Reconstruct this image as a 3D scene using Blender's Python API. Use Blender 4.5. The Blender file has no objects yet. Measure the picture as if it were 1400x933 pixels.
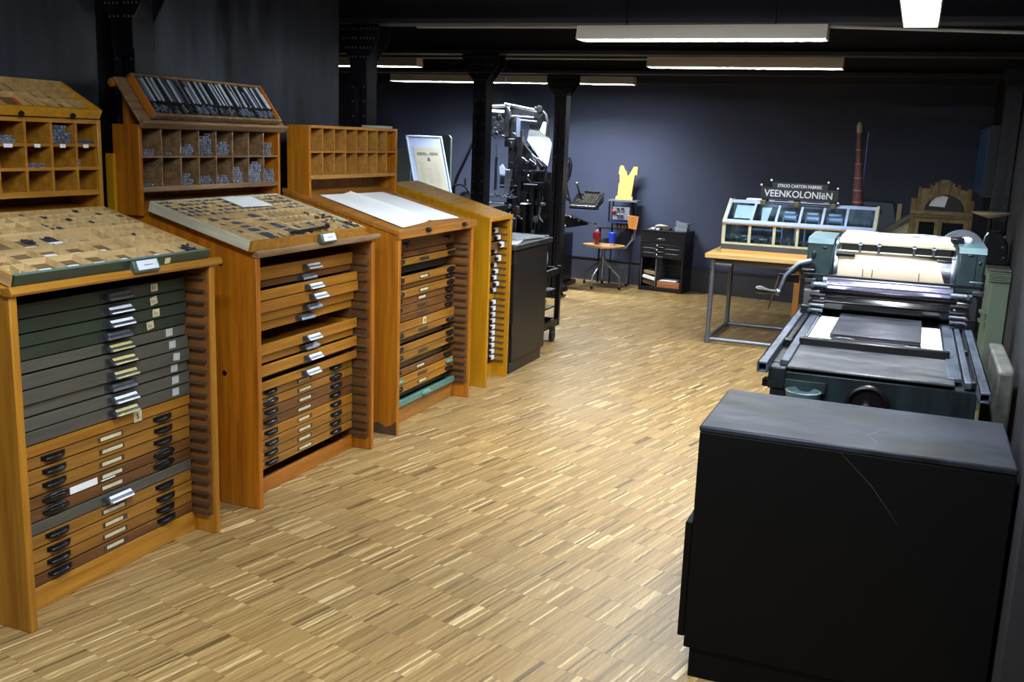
import bpy, math, random
from mathutils import Matrix, Vector
import numpy as np
random.seed(7)
S = bpy.context.scene
COL = S.collection

# ------------------------------------------------------------------ camera
YAW, PITCH, ROLL, FPX, EYE = -.377, .2025, .0372, 1349.0, 1.7
fw = Vector((math.sin(YAW)*math.cos(PITCH), math.cos(YAW)*math.cos(PITCH), -math.sin(PITCH)))
r0 = Vector((math.cos(YAW), -math.sin(YAW), 0)); u0 = r0.cross(fw)
rr = math.cos(ROLL)*r0 + math.sin(ROLL)*u0
uu = -math.sin(ROLL)*r0 + math.cos(ROLL)*u0
cd = bpy.data.cameras.new('camera'); cam = bpy.data.objects.new('camera', cd); COL.objects.link(cam)
cd.sensor_width = 36; cd.lens = FPX/1400*36; cd.clip_start = .05; cd.clip_end = 60
cam.matrix_world = Matrix(((rr.x, uu.x, -fw.x, 0), (rr.y, uu.y, -fw.y, 0), (rr.z, uu.z, -fw.z, EYE), (0, 0, 0, 1)))
S.camera = cam

# ------------------------------------------------------------------ world, exposure
W = bpy.data.worlds.new('world'); S.world = W; W.use_nodes = True
W.node_tree.nodes['Background'].inputs[0].default_value = (.6, .7, 1, 1)
W.node_tree.nodes['Background'].inputs[1].default_value = .05
S.view_settings.view_transform = 'Standard'; S.view_settings.look = 'None'
S.view_settings.gamma = 1; S.view_settings.use_curve_mapping = False
S.view_settings.exposure = 0.85
try:
    S.cycles.use_denoising = True
    S.cycles.max_bounces = 7; S.cycles.sample_clamp_indirect = 6
except Exception: pass

# ------------------------------------------------------------------ lamps: power per metre (the lamps are built further down)
LAMP_COL = (.86, .94, 1.0)
# name, label, centre, length, direction, power, group
LAMPS = [
 ('fluorescent_lamp', 'long white fluorescent lamp hanging nearest of the two on the right', (-1.26, 5.95, 2.335), 1.45, 'x', 38),
 ('fluorescent_lamp', 'white fluorescent lamp hanging second back, over the chest of black drawers', (-1.34, 8.05, 2.335), 1.50, 'x', 30),
 ('fluorescent_lamp', 'white fluorescent lamp in the far left bay behind the first riveted column', (-5.0, 8.2, 2.335), 1.52, 'x', 24),
 ('fluorescent_lamp', 'left of the two lamps in line along the back wall, cut by columns', (-5.1, 10.6, 2.345), 1.45, 'x', 60),
 ('fluorescent_lamp', 'right of the two lamps in line along the back wall, beside the last column', (-3.62, 10.6, 2.345), 1.45, 'x', 60),
 ('fluorescent_lamp', 'bright lamp seen end on at the top right edge of the photo', (-.055, 4.62, 2.335), 1.5, 'y', 26),
]
HIDDEN_LAMPS = [((-1.25, 3.9, 2.5), 1.5, 'x', 44), ((-1.1, 1.7, 2.5), 1.5, 'x', 34), ((-.05, 2.6, 2.5), 1.3, 'y', 12), ((-1.0, -.8, 2.5), 1.5, 'x', 22)]

# ------------------------------------------------------------------ materials
def lin(c): return tuple(((x/255)/12.92 if x/255 <= .04045 else ((x/255+.055)/1.055)**2.4) for x in c)+(1,)
MATS = {}
def mat(name, rgb, rough=.5, metal=0, var=0, vscale=4, stretch=(1, 1, 1), rgb2=None, bump=0, bscale=60, rvar=0, rnd=0, coat=0, emit=0, spec=.5):
    if name in MATS: return MATS[name]
    m = bpy.data.materials.new(name); m.use_nodes = True; MATS[name] = m
    nt = m.node_tree; N = nt.nodes; L = nt.links; b = N['Principled BSDF']
    b.inputs['Roughness'].default_value = rough; b.inputs['Metallic'].default_value = metal
    b.inputs['Specular IOR Level'].default_value = spec
    if coat: b.inputs['Coat Weight'].default_value = coat; b.inputs['Coat Roughness'].default_value = .15
    c1 = lin(rgb); c2 = lin(rgb2) if rgb2 else tuple(x*(1-var) for x in c1[:3])+(1,)
    tc = N.new('ShaderNodeTexCoord'); mp = N.new('ShaderNodeMapping'); mp.inputs['Scale'].default_value = stretch
    L.new(tc.outputs['Object'], mp.inputs[0])
    oi = N.new('ShaderNodeObjectInfo'); ad = N.new('ShaderNodeVectorMath'); ad.operation = 'ADD'
    sc = N.new('ShaderNodeVectorMath'); sc.operation = 'SCALE'; sc.inputs['Scale'].default_value = 40
    cb = N.new('ShaderNodeCombineXYZ'); 
    for i in range(3): L.new(oi.outputs['Random'], cb.inputs[i])
    L.new(cb.outputs[0], sc.inputs[0]); L.new(mp.outputs[0], ad.inputs[0]); L.new(sc.outputs[0], ad.inputs[1])
    no = N.new('ShaderNodeTexNoise'); no.inputs['Scale'].default_value = vscale; no.inputs['Detail'].default_value = 6; no.inputs['Roughness'].default_value = .6
    L.new(ad.outputs[0], no.inputs['Vector'])
    cr = N.new('ShaderNodeValToRGB'); cr.color_ramp.elements[0].position = .32; cr.color_ramp.elements[1].position = .68
    cr.color_ramp.elements[0].color = c2; cr.color_ramp.elements[1].color = c1
    L.new(no.outputs['Fac'], cr.inputs[0]); out = cr.outputs[0]
    if rnd:
        hs = N.new('ShaderNodeHueSaturation'); mr = N.new('ShaderNodeMapRange')
        mr.inputs['To Min'].default_value = 1-rnd; mr.inputs['To Max'].default_value = 1+rnd
        L.new(oi.outputs['Random'], mr.inputs[0]); L.new(mr.outputs[0], hs.inputs['Value']); L.new(out, hs.inputs['Color']); out = hs.outputs[0]
    L.new(out, b.inputs['Base Color'])
    if rvar:
        mr2 = N.new('ShaderNodeMapRange'); mr2.inputs['To Min'].default_value = max(.02, rough-rvar); mr2.inputs['To Max'].default_value = min(1, rough+rvar)
        n3 = N.new('ShaderNodeTexNoise'); n3.inputs['Scale'].default_value = vscale*1.7; n3.inputs['Detail'].default_value = 5
        L.new(ad.outputs[0], n3.inputs['Vector']); L.new(n3.outputs['Fac'], mr2.inputs[0]); L.new(mr2.outputs[0], b.inputs['Roughness'])
    if bump:
        n2 = N.new('ShaderNodeTexNoise'); n2.inputs['Scale'].default_value = bscale; n2.inputs['Detail'].default_value = 3
        L.new(mp.outputs[0], n2.inputs['Vector'])
        bp = N.new('ShaderNodeBump'); bp.inputs['Strength'].default_value = bump; bp.inputs['Distance'].default_value = .004
        L.new(n2.outputs['Fac'], bp.inputs['Height']); L.new(bp.outputs[0], b.inputs['Normal'])
    if emit:
        b.inputs['Emission Color'].default_value = c1; b.inputs['Emission Strength'].default_value = emit
    return m
def wood(name, a, b, axis='y', rough=.42, rnd=.1, coat=.15):
    st = {'x': (1.2, 22, 22), 'y': (22, 1.2, 22), 'z': (22, 22, 1.2)}[axis]
    return mat(name, a, rough, rgb2=b, vscale=1.6, stretch=st, bump=.15, bscale=5, rnd=rnd, coat=coat, rvar=.1)
def glass(name='glass', tint=(225, 235, 240)):
    m = bpy.data.materials.new(name); m.use_nodes = True; nt = m.node_tree; N = nt.nodes; N.remove(N['Principled BSDF'])
    t = N.new('ShaderNodeBsdfTransparent'); t.inputs[0].default_value = lin(tint); g = N.new('ShaderNodeBsdfGlossy'); g.inputs['Roughness'].default_value = .03
    lw = N.new('ShaderNodeLayerWeight'); pw = N.new('ShaderNodeMath'); pw.operation = 'POWER'; pw.inputs[1].default_value = 4; nt.links.new(lw.outputs['Facing'], pw.inputs[0])
    f = N.new('ShaderNodeMath'); f.operation = 'MULTIPLY_ADD'; f.inputs[1].default_value = .7; f.inputs[2].default_value = .04; nt.links.new(pw.outputs[0], f.inputs[0]); x = N.new('ShaderNodeMixShader')
    nt.links.new(f.outputs[0], x.inputs[0]); nt.links.new(t.outputs[0], x.inputs[1]); nt.links.new(g.outputs[0], x.inputs[2])
    nt.links.new(x.outputs[0], N['Material Output'].inputs[0]); MATS[name] = m; return m

GLASS = glass()
BLK = mat('black_paint', (17, 17, 19), .38, var=.4, vscale=3, rvar=.1)
BLKM = mat('black_iron', (24, 24, 27), .33, .4, var=.5, vscale=9, rvar=.12)
STEEL = mat('bright_steel', (190, 195, 205), .22, 1, var=.25, vscale=12, rvar=.1)
DSTEEL = mat('dull_steel', (120, 125, 135), .38, .9, var=.4, vscale=10, rvar=.12)
LEAD = mat('type_metal', (146, 152, 168), .4, .35, var=.5, vscale=50, rnd=.3)
LEADB = mat('bright_lead', (206, 214, 226), .3, .3, var=.2, vscale=20)
LEADM = mat('mid_lead', (112, 120, 138), .35, .3, var=.3, vscale=20, rnd=.25)
LEADD = mat('dark_type_metal', (66, 72, 94), .45, .3, var=.5, vscale=60, rnd=.2)
PAPER = mat('white_paper', (236, 238, 240), .8, var=.04, rnd=.03)
CREAM = mat('cream_card', (214, 205, 170), .8, var=.25, vscale=25)
HANDLE = mat('black_pull', (20, 21, 26), .28, .3, var=.3)

# ------------------------------------------------------------------ mesh helper
WM = {}
class MB:
    def __init__(s): s.v = []; s.f = []; s.mi = []
    def add(s, vs, fs, m=0, T=None):
        o = len(s.v)
        s.v += [tuple(T @ Vector(v)) if T is not None else tuple(v) for v in vs]
        s.f += [tuple(i+o for i in f) for f in fs]; s.mi += [m]*len(fs); return s
    def box(s, x0, x1, y0, y1, z0, z1, m=0, T=None):
        x0, x1 = min(x0, x1), max(x0, x1); y0, y1 = min(y0, y1), max(y0, y1); z0, z1 = min(z0, z1), max(z0, z1)
        vs = [(x, y, z) for z in (z0, z1) for y in (y0, y1) for x in (x0, x1)]
        return s.add(vs, [(0, 2, 3, 1), (4, 5, 7, 6), (0, 1, 5, 4), (2, 6, 7, 3), (0, 4, 6, 2), (1, 3, 7, 5)], m, T)
    def prism(s, poly, axis, a, b, m=0, T=None):
        def P(p, t): return {'x': (t, p[0], p[1]), 'y': (p[0], t, p[1]), 'z': (p[0], p[1], t)}[axis]
        n = len(poly); ar = sum(poly[i][0]*poly[(i+1) % n][1]-poly[(i+1) % n][0]*poly[i][1] for i in range(n))
        if (ar < 0) != (axis == 'y'): poly = poly[::-1]
        if a > b: a, b = b, a
        vs = [P(p, a) for p in poly]+[P(p, b) for p in poly]
        fs = [tuple(range(n))[::-1], tuple(range(n, 2*n))]+[(i, (i+1) % n, n+(i+1) % n, n+i) for i in range(n)]
        return s.add(vs, fs, m, T)
    def frame(s, p, q):
        d = (Vector(q)-Vector(p)); L = d.length; d.normalize()
        a = Vector((0, 0, 1)) if abs(d.z) < .9 else Vector((1, 0, 0)); x = d.cross(a).normalized(); y = d.cross(x).normalized()
        return d, x, y, L
    def cyl(s, p, q, r, n=14, r2=None, m=0, T=None, caps=True):
        r2 = r if r2 is None else r2; d, x, y, L = s.frame(p, q); p = Vector(p); q = Vector(q)
        vs = [p+r*(math.cos(t)*x+math.sin(t)*y) for t in [2*math.pi*i/n for i in range(n)]]+[q+r2*(math.cos(t)*x+math.sin(t)*y) for t in [2*math.pi*i/n for i in range(n)]]
        fs = [(i, n+i, n+(i+1) % n, (i+1) % n) for i in range(n)]
        if caps: fs += [tuple(range(n)), tuple(range(n, 2*n))[::-1]]
        return s.add(vs, fs, m, T)
    def bar(s, p, q, w, h, m=0, T=None):
        d, x, y, L = s.frame(p, q); p = Vector(p); q = Vector(q); w /= 2; h /= 2
        vs = [c+a*w*x+b*h*y for c in (p, q) for a, b in ((-1, -1), (1, -1), (1, 1), (-1, 1))]
        return s.add(vs, [(0, 1, 2, 3), (7, 6, 5, 4), (0, 4, 5, 1), (1, 5, 6, 2), (2, 6, 7, 3), (3, 7, 4, 0)], m, T)
    def tube(s, pts, r, n=8, m=0, closed=False, T=None, rs=None):
        pts = [Vector(p) for p in pts]; k = len(pts); vs = []; up = None
        for i, p in enumerate(pts):
            d = (pts[(i+1) % k] if (closed or i < k-1) else p)-(pts[i-1] if (closed or i > 0) else p); d.normalize()
            if up is None: up = (Vector((0, 0, 1)) if abs(d.z) < .9 else Vector((1, 0, 0)))
            x = d.cross(up).normalized(); y = d.cross(x).normalized(); up = -y
            R = rs[i] if rs else r
            vs += [p+R*(math.cos(2*math.pi*j/n)*x+math.sin(2*math.pi*j/n)*y) for j in range(n)]
        fs = [(i*n+j, ((i+1) % k)*n+j, ((i+1) % k)*n+(j+1) % n, i*n+(j+1) % n) for i in range(k if closed else k-1) for j in range(n)]
        if not closed: fs += [tuple(range(n)), tuple(range((k-1)*n, k*n))[::-1]]
        return s.add(vs, fs, m, T)
    def lathe(s, c, prof, n=18, axis='z', m=0, T=None):
        c = Vector(c); vs = []
        for r, h in prof:
            for j in range(n):
                t = 2*math.pi*j/n; a, b = r*math.cos(t), r*math.sin(t)
                vs.append(c+Vector({'z': (a, b, h), 'x': (h, a, b), 'y': (b, h, a)}[axis]))
        k = len(prof); fs = [(i*n+j, i*n+(j+1) % n, (i+1)*n+(j+1) % n, (i+1)*n+j) for i in range(k-1) for j in range(n)]
        fs += [tuple(range(n))[::-1], tuple(range((k-1)*n, k*n))]
        return s.add(vs, fs, m, T)
    def ball(s, c, r, n=12, m=0, T=None, k=7):
        rx, ry, rz = (r, r, r) if not hasattr(r, '__len__') else r
        pr = [(max(math.sin(math.pi*i/k), 1e-3), -math.cos(math.pi*i/k)) for i in range(k+1)]
        vs = [(c[0]+rx*a*math.cos(2*math.pi*j/n), c[1]+ry*a*math.sin(2*math.pi*j/n), c[2]+rz*h) for a, h in pr for j in range(n)]
        fs = [(i*n+j, i*n+(j+1) % n, (i+1)*n+(j+1) % n, (i+1)*n+j) for i in range(k) for j in range(n)]
        return s.add(vs, fs, m, T)
    def build(s, name, mt, parent=None, world=True, bevel=0, smooth=True, label=None):
        me = bpy.data.meshes.new(name)
        vs = s.v
        if parent is not None and world:
            I = WM[parent].inverted(); vs = [tuple(I @ Vector(v)) for v in vs]
        me.from_pydata([tuple(v) for v in vs], [], s.f); me.update()
        for k in (mt if isinstance(mt, (list, tuple)) else [mt]): me.materials.append(k)
        me.polygons.foreach_set('material_index', s.mi)
        if smooth:
            me.polygons.foreach_set('use_smooth', [True]*len(me.polygons))
            try: me.set_sharp_from_angle(angle=math.radians(38))
            except Exception: pass
        o = bpy.data.objects.new(name, me); COL.objects.link(o)
        if parent is not None: o.parent = parent; WM[o] = WM[parent]
        else: WM[o] = Matrix.Identity(4)
        if bevel:
            md = o.modifiers.new('bevel', 'BEVEL'); md.width = bevel; md.segments = 2; md.limit_method = 'ANGLE'; md.angle_limit = math.radians(50)
        if label: o['label'] = label
        return o
def thing(name, label, cat, loc=(0, 0, 0), group=None, M=None):
    o = bpy.data.objects.new(name, None); COL.objects.link(o); o.empty_display_size = .05
    M = M if M is not None else Matrix.Translation(Vector(loc)); o.matrix_world = M; WM[o] = M
    o['label'] = label; o['category'] = cat
    if group: o['group'] = group
    return o
def solo(name, mb, mt, label, cat, group=None, bevel=0, smooth=True, kind=None):
    V = np.array(mb.v); b = Vector(((V[:, 0].min()+V[:, 0].max())/2, (V[:, 1].min()+V[:, 1].max())/2, V[:, 2].min()))
    mb.v = [tuple(Vector(v)-b) for v in mb.v]
    o = mb.build(name, mt, None, bevel=bevel, smooth=smooth); o.location = b; WM[o] = Matrix.Translation(b)
    o['label'] = label; o['category'] = cat
    if group: o['group'] = group
    if kind: o['kind'] = kind
    return o
def struct(name, mb, mt, label=None, parent=None, **k):
    o = mb.build(name, mt, parent, **k); 
    if parent is None: o['kind'] = 'structure'
    if label: o['label'] = label
    return o
def dup(root, loc, label, group=None):
    r = root.copy(); COL.objects.link(r); r.location = loc; r['label'] = label
    if group: r['group'] = group
    def rec(a, b):
        for ch in list(a.children):
            c = ch.copy(); COL.objects.link(c); c.parent = b; rec(ch, c)
    rec(root, r); return r
def text(name, body, size, M, mt, parent, extrude=.0005, ax='CENTER', sx=1, bold=0):
    cu = bpy.data.curves.new(name, 'FONT'); cu.body = body; cu.size = size; cu.extrude = extrude; cu.align_x = ax; cu.align_y = 'CENTER'; cu.offset = bold
    cu.materials.append(mt); o = bpy.data.objects.new(name, cu); COL.objects.link(o)
    MM = M @ Matrix.Diagonal((sx, 1, 1, 1))
    me = bpy.data.meshes.new_from_object(o); me.name = name; bpy.data.objects.remove(o)
    me.transform(MM if parent is None else WM[parent].inverted() @ MM)
    o = bpy.data.objects.new(name, me); COL.objects.link(o)
    if parent is not None: o.parent = parent
    return o
def frameM(o, u, v):
    u = Vector(u).normalized(); v = Vector(v).normalized(); n = u.cross(v); o = Vector(o)
    return Matrix(((u.x, v.x, n.x, o.x), (u.y, v.y, n.y, o.y), (u.z, v.z, n.z, o.z), (0, 0, 0, 1)))

# ================================================================== THE SETTING
WALLM = mat('grey_wall_paint', (68, 74, 96), .72, var=.12, vscale=2.2, bump=.1, bscale=40, spec=.3)
DARKW = mat('black_stained_board', (60, 64, 74), .4, rgb2=(13, 14, 18), vscale=2.2, stretch=(1, 2.6, .45), rvar=.2, bump=.1, bscale=20)
RIGHTW = mat('dark_right_wall', (44, 44, 48), .7, rgb2=(32, 32, 36), vscale=2, stretch=(1, 3, .5), spec=.3)
CEILM = mat('dark_ceiling', (62, 64, 76), .7, var=.2, vscale=1, spec=.3)
BEAMM = mat('beam_paint', (46, 47, 57), .6, var=.2, vscale=3)
SKIRT = mat('skirting_paint', (52, 53, 60), .5, var=.15, vscale=4)

b = MB(); b.box(-8.6, .9, -3.2, 13, -.12, -.002)
floor = struct('floor', b, mat('floor_base', (120, 96, 62), .6, var=.3, vscale=20), smooth=False)
def parquet():
    rng = np.random.default_rng(3)
    a = math.radians(-14.0); A = np.array([math.cos(a), math.sin(a)]); B = np.array([-math.sin(a), math.cos(a)])
    quads = []; tone = []; tilt = []
    for r in range(-2, 75):
        v0 = r*.18; u = -8.0+rng.random()*.03; base = rng.random()
        while u < 3.5:
            w = rng.choice([.008, .0095, .011, .013, .024], p=[.3, .27, .22, .14, .07])
            c = (u+w/2)*A+(v0+.09)*B
            if -4.0 < c[0] < .68 and 1.2 < c[1] < 12.0:
                quads.append((u, u+w-.0005, v0+.0002, v0+.1798)); tone.append(np.clip(.47+rng.normal()*.155+(.28 if rng.random() < .06 else 0)-(.2 if rng.random() < .05 else 0), 0, 1))
                tilt.append((0, rng.random()*.0004))
            u += w
    Q = np.array(quads); T = np.array(tilt); n = len(Q)
    h = .0006+T[:, 1]
    P = np.zeros((n, 8, 3))
    for k, (iu, iv) in enumerate(((0, 2), (1, 2), (1, 3), (0, 3))):
        xy = Q[:, iu, None]*A+Q[:, iv, None]*B
        P[:, k, :2] = xy; P[:, k+4, :2] = xy; P[:, k, 2] = -.0015
        P[:, k+4, 2] = h+T[:, 0]*(.1 if k in (1, 2) else -.1)
    F = np.array([(4, 5, 6, 7), (0, 1, 5, 4), (1, 2, 6, 5), (2, 3, 7, 6), (3, 0, 4, 7)])
    loops = (F[None]+np.arange(n)[:, None, None]*8).reshape(-1)
    me = bpy.data.meshes.new('parquet_strips'); me.vertices.add(n*8); me.vertices.foreach_set('co', P.reshape(-1))
    me.loops.add(len(loops)); me.loops.foreach_set('vertex_index', loops)
    me.polygons.add(n*5); me.polygons.foreach_set('loop_start', np.arange(n*5)*4); me.polygons.foreach_set('loop_total', np.full(n*5, 4)); me.polygons.foreach_set('use_smooth', [False]*(n*5))
    me.update(); at = me.attributes.new('tone', 'FLOAT', 'FACE'); at.data.foreach_set('value', np.repeat(np.array(tone), 5))
    m = bpy.data.materials.new('oak_strip'); m.use_nodes = True; nt = m.node_tree; N = nt.nodes; L = nt.links; bs = N['Principled BSDF']
    at = N.new('ShaderNodeAttribute'); at.attribute_name = 'tone'
    cr = N.new('ShaderNodeValToRGB'); E = cr.color_ramp.elements
    E[0].position = .05; E[0].color = lin((88, 68, 38)); E[1].position = .95; E[1].color = lin((216, 192, 142))
    for p, c in ((.3, (136, 108, 64)), (.5, (152, 122, 74)), (.72, (170, 140, 90))):
        e = E.new(p); e.color = lin(c)
    tc = N.new('ShaderNodeTexCoord'); mp = N.new('ShaderNodeMapping'); mp.inputs['Rotation'].default_value = (0, 0, math.radians(14)); mp.inputs['Scale'].default_value = (110, 7, 1)
    no = N.new('ShaderNodeTexNoise'); no.inputs['Scale'].default_value = 1; no.inputs['Detail'].default_value = 4
    L.new(tc.outputs['Object'], mp.inputs[0]); L.new(mp.outputs[0], no.inputs['Vector'])
    ov = N.new('ShaderNodeMath'); ov.operation = 'MULTIPLY_ADD'; ov.inputs[1].default_value = .55; ov.inputs[2].default_value = -.27
    L.new(no.outputs['Fac'], ov.inputs[0]); sm = N.new('ShaderNodeMath'); sm.operation = 'ADD'
    L.new(at.outputs['Fac'], sm.inputs[0]); L.new(ov.outputs[0], sm.inputs[1]); L.new(sm.outputs[0], cr.inputs[0])
    # broad worn and greyed areas
    n2 = N.new('ShaderNodeTexNoise'); n2.inputs['Scale'].default_value = 1.1; n2.inputs['Detail'].default_value = 4; L.new(tc.outputs['Object'], n2.inputs['Vector'])
    r2 = N.new('ShaderNodeMapRange'); r2.inputs['From Min'].default_value = .4; r2.inputs['From Max'].default_value = .7; r2.inputs['To Max'].default_value = .3
    L.new(n2.outputs['Fac'], r2.inputs[0]); mx = N.new('ShaderNodeMixRGB'); mx.inputs[2].default_value = lin((136, 118, 92)); L.new(r2.outputs[0], mx.inputs[0]); L.new(cr.outputs[0], mx.inputs[1])
    L.new(mx.outputs[0], bs.inputs['Base Color']); bs.inputs['Roughness'].default_value = .38; bs.inputs['Specular IOR Level'].default_value = .45
    mr = N.new('ShaderNodeMapRange'); mr.inputs['To Min'].default_value = .3; mr.inputs['To Max'].default_value = .5; L.new(no.outputs['Fac'], mr.inputs[0]); L.new(mr.outputs[0], bs.inputs['Roughness'])
    me.materials.append(m); o = bpy.data.objects.new('parquet_strips', me); COL.objects.link(o); o.parent = floor; o['kind'] = 'stuff'
    o['label'] = 'narrow light oak parquet strips'
parquet()

def wy(x, off=0): return 11.57-.15*(x+2.26)-off*1.011    # back wall line, slightly skew to the room
b = MB(); b.prism([(-8.6, wy(-8.6)), (.9, wy(.9)), (.9, wy(.9)+.15), (-8.6, wy(-8.6)+.15)], 'z', 0, 2.7); struct('wall_back', b, WALLM, smooth=False)
b = MB(); b.prism([(.338, 2.6), (.66, 7.1), (.66, 11.3), (.86, 11.3), (.86, 2.6)], 'z', 0, 2.7); b.box(.66, .86, -3.2, 2.6, 0, 2.7); struct('wall_right', b, RIGHTW, smooth=False)
b = MB(); b.box(-8.6, .8, -3.3, -3.15, 0, 2.7); struct('wall_front', b, RIGHTW, smooth=False)
b = MB(); b.box(-8.75, -8.6, -3.2, 13, 0, 2.7); struct('wall_left', b, WALLM, smooth=False)
b = MB(); b.box(-8.7, .8, -3.3, 13, 2.66, 2.76); struct('ceiling', b, CEILM, smooth=False)
# partition of black boards between the columns on the left
par = MB(); par.box(-3.66, -3.60, -3.15, 5.72, 0, 2.66); PW = struct('wall_partition', par, BLK, smooth=False)
for y0, y1 in ((-2.2, -.35), (-.2, 1.45), (1.58, 3.63), (3.98, 5.70)):
    b = MB(); b.box(-3.60, -3.53, y0, y1, .02, 2.62); b.build('wall_panel', DARKW, PW, bevel=.004)
# low skirting ledge on the back wall
b = MB(); b.prism([(-8.6, wy(-8.6, .035)), (.66, wy(.66, .035)), (.66, wy(.66)), (-8.6, wy(-8.6))], 'z', 0, .275)
b.prism([(-8.6, wy(-8.6, .05)), (.66, wy(.66, .05)), (.66, wy(.66)), (-8.6, wy(-8.6))], 'z', .275, .29); struct('baseboard_back', b, SKIRT, smooth=False)
# beams: steel girders crossing the room over the column rows
def girder(xa, ya, xb, yb, dz=0):
    d = Vector((xb-xa, yb-ya, 0)).normalized(); n = Vector((-d.y, d.x, 0))*.5
    M = frameM((xa, ya, 0), d, (0, 0, 1)); L = math.hypot(xb-xa, yb-ya)
    b = MB(); b.box(0, L, 2.41, 2.63, -.012, .012, T=M); b.box(0, L, 2.38+dz, 2.41+dz, -.09, .09, T=M); b.box(0, L, 2.63, 2.66, -.09, .09, T=M)
    return struct('ceiling_beam', b, BEAMM, smooth=False)
girder(-8.5, 5.76, .64, 6.18, .025); girder(-8.5, 7.75, .64, 7.95); girder(-8.5, 10.25, .64, 9.95); girder(-8.5, 3.6, .64, 3.9, .025)
# shallow joists that run along the room
for x in (-2.4, -1.2, -.1):
    b = MB(); b.box(x-.05, x+.05, -3, 11, 2.58, 2.66); struct('ceiling_joist', b, CEILM, smooth=False)
b = MB(); b.prism([(-8.6, wy(-8.6, .12)), (.66, wy(.66, .12)), (.66, wy(.66)), (-8.6, wy(-8.6))], 'z', 2.385, 2.66); struct('trim_1', b, BEAMM, smooth=False)

# riveted steel columns
IRON = mat('column_paint', (24, 24, 31), .38, .2, var=.3, vscale=6)
RIV = mat('rivet_highlight', (62, 62, 74), .35, .3)  # lighter than the column: rivet highlights put into the colour
def column(x, y, w, label, capw=.3, caph=.24, top=2.378):
    t = thing('riveted_column', label, 'column', (x, y, 0), 'riveted steel columns')
    b = MB(); b.box(-.012, .012, -.05, .05, .02, top, T=None); b.build('web', IRON, t, world=False)
    for s in (-1, 1):
        b = MB(); b.box(s*(w/2-.008), s*w/2, -.058, .058, .02, top); b.box(s*(w/2-.042), s*w/2, -.066, -.057, .02, top); b.box(s*(w/2-.042), s*w/2, .057, .066, .02, top)
        b.build('flange', IRON, t, world=False)
        for yy in (-.074, .066):
            g = MB(); g.prism([(s*w/2*.3, top-caph-.14), (s*w/2, top-caph-.1), (s*w/2, top-caph+.02), (s*capw/2, top-.09), (s*capw/2, top), (0, top), (0, top-caph-.14)], 'y', yy, yy+.008)
            g.build('gusset', IRON, t, world=False)
    rv = MB()
    for s in (-1, 1):
        z = .1
        while z < top-.03:
            rv.ball((s*(w/2-.02), -.066, z), (.008, .007, .008), 6, k=4); z += .095
        for i in range(6):
            for j in range(4):
                zz = top-.03-j*.06; xx = s*(.02+i*.024)
                if abs(xx) < (capw/2-.015)-j*.016: rv.ball((xx, -.076, zz), (.008, .006, .008), 6, k=4)
    rv.build('rivets', RIV, t, world=False)['kind'] = 'stuff'
    b = MB(); b.box(-w/2-.04, w/2+.04, -.10, .10, 0, .025)
    for s in (-1, 1): b.prism([(s*w/2, .025), (s*(w/2+.045), .025), (s*w/2, .16)], 'y', -.008, .008)
    b.build('base_plate', IRON, t, world=False)
    return t
column(-3.50, 5.96, .125, 'black riveted column at the end of the black boarded partition', .31, .25, 2.40)
column(-3.445, 7.83, .118, 'black riveted column left of the tall typesetting machine', .33)
column(-3.56, 10.2, .13, 'black riveted column in front of the pale machine chute', .32)
column(-3.50, 3.83, .125, 'black riveted column between partition boards, behind the second cabinet', .31, .25, 2.40)
column(.595, 8.15, .11, 'black riveted column against the right wall', .15, .2)

# lamps
WHITEM = mat('lamp_white', (236, 226, 212), .5, var=.06, vscale=3)
def emis(name, c, s):
    m = bpy.data.materials.new(name); m.use_nodes = True; N = m.node_tree.nodes; bs = N['Principled BSDF']
    bs.inputs['Base Color'].default_value = (.9, .9, .9, 1); bs.inputs['Emission Color'].default_value = c; bs.inputs['Emission Strength'].default_value = s; return m
TUBE = emis('lit_tube', (*LAMP_COL, 1), 9)
FIN = mat('louvre_fin', (225, 228, 232), .3, .3)
def lamp(name, label, c, L, ax, P, vis=True):
    M = Matrix.Translation(Vector(c)) @ Matrix.Rotation(0 if ax == 'x' else math.pi/2, 4, 'Z')
    if vis:
        t = thing(name, label, 'lamp', M=M, group='fluorescent ceiling lamps')
        b = MB(); w = .075
        b.prism([(-w, -.035), (-w-.006, -.03), (-w+.015, .045), (w-.015, .045), (w+.006, -.03), (w, -.035), (w-.025, .038), (-w+.025, .038)], 'x', -L/2, L/2)
        for s in (-1, 1): b.prism([(-w, -.035), (-w+.012, .045), (w-.012, .045), (w, -.035)], 'x', s*L/2, s*(L/2-.008))
        b.build('housing', WHITEM, t, world=False)
        b = MB(); b.cyl((-L/2+.02, 0, .015), (L/2-.02, 0, .015), .013, 10); b.build('tube', TUBE, t, world=False)
        k = int(L/.055)
        me = None
        for i in range(1, k):
            x = -L/2+i*L/k
            if me is None:
                f = MB(); f.prism([(-w+.004, -.036), (w-.004, -.036), (w-.018, -.004), (-w+.018, -.004)], 'x', -.0015, .0015); o = f.build('louvre', FIN, t, world=False); me = o.data
            else:
                o = bpy.data.objects.new('louvre', me); COL.objects.link(o); o.parent = t
            o.location = (x, 0, 0)
        b = MB(); 
        for s in (-.3, .3): b = MB(); b.cyl((s*L, 0, .045), (s*L, 0, 2.655-c[2]), .004, 6); b.build('hanger', BLKM, t, world=False)
    ld = bpy.data.lights.new('lamp_light', 'AREA'); ld.shape = 'RECTANGLE'; ld.size = L-.06; ld.size_y = .09; ld.energy = P*L; ld.color = LAMP_COL
    lo = bpy.data.objects.new('lamp_light', ld); COL.objects.link(lo); lo.matrix_world = M @ Matrix.Translation((0, 0, -.002))
for a in LAMPS: lamp(*a)
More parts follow.
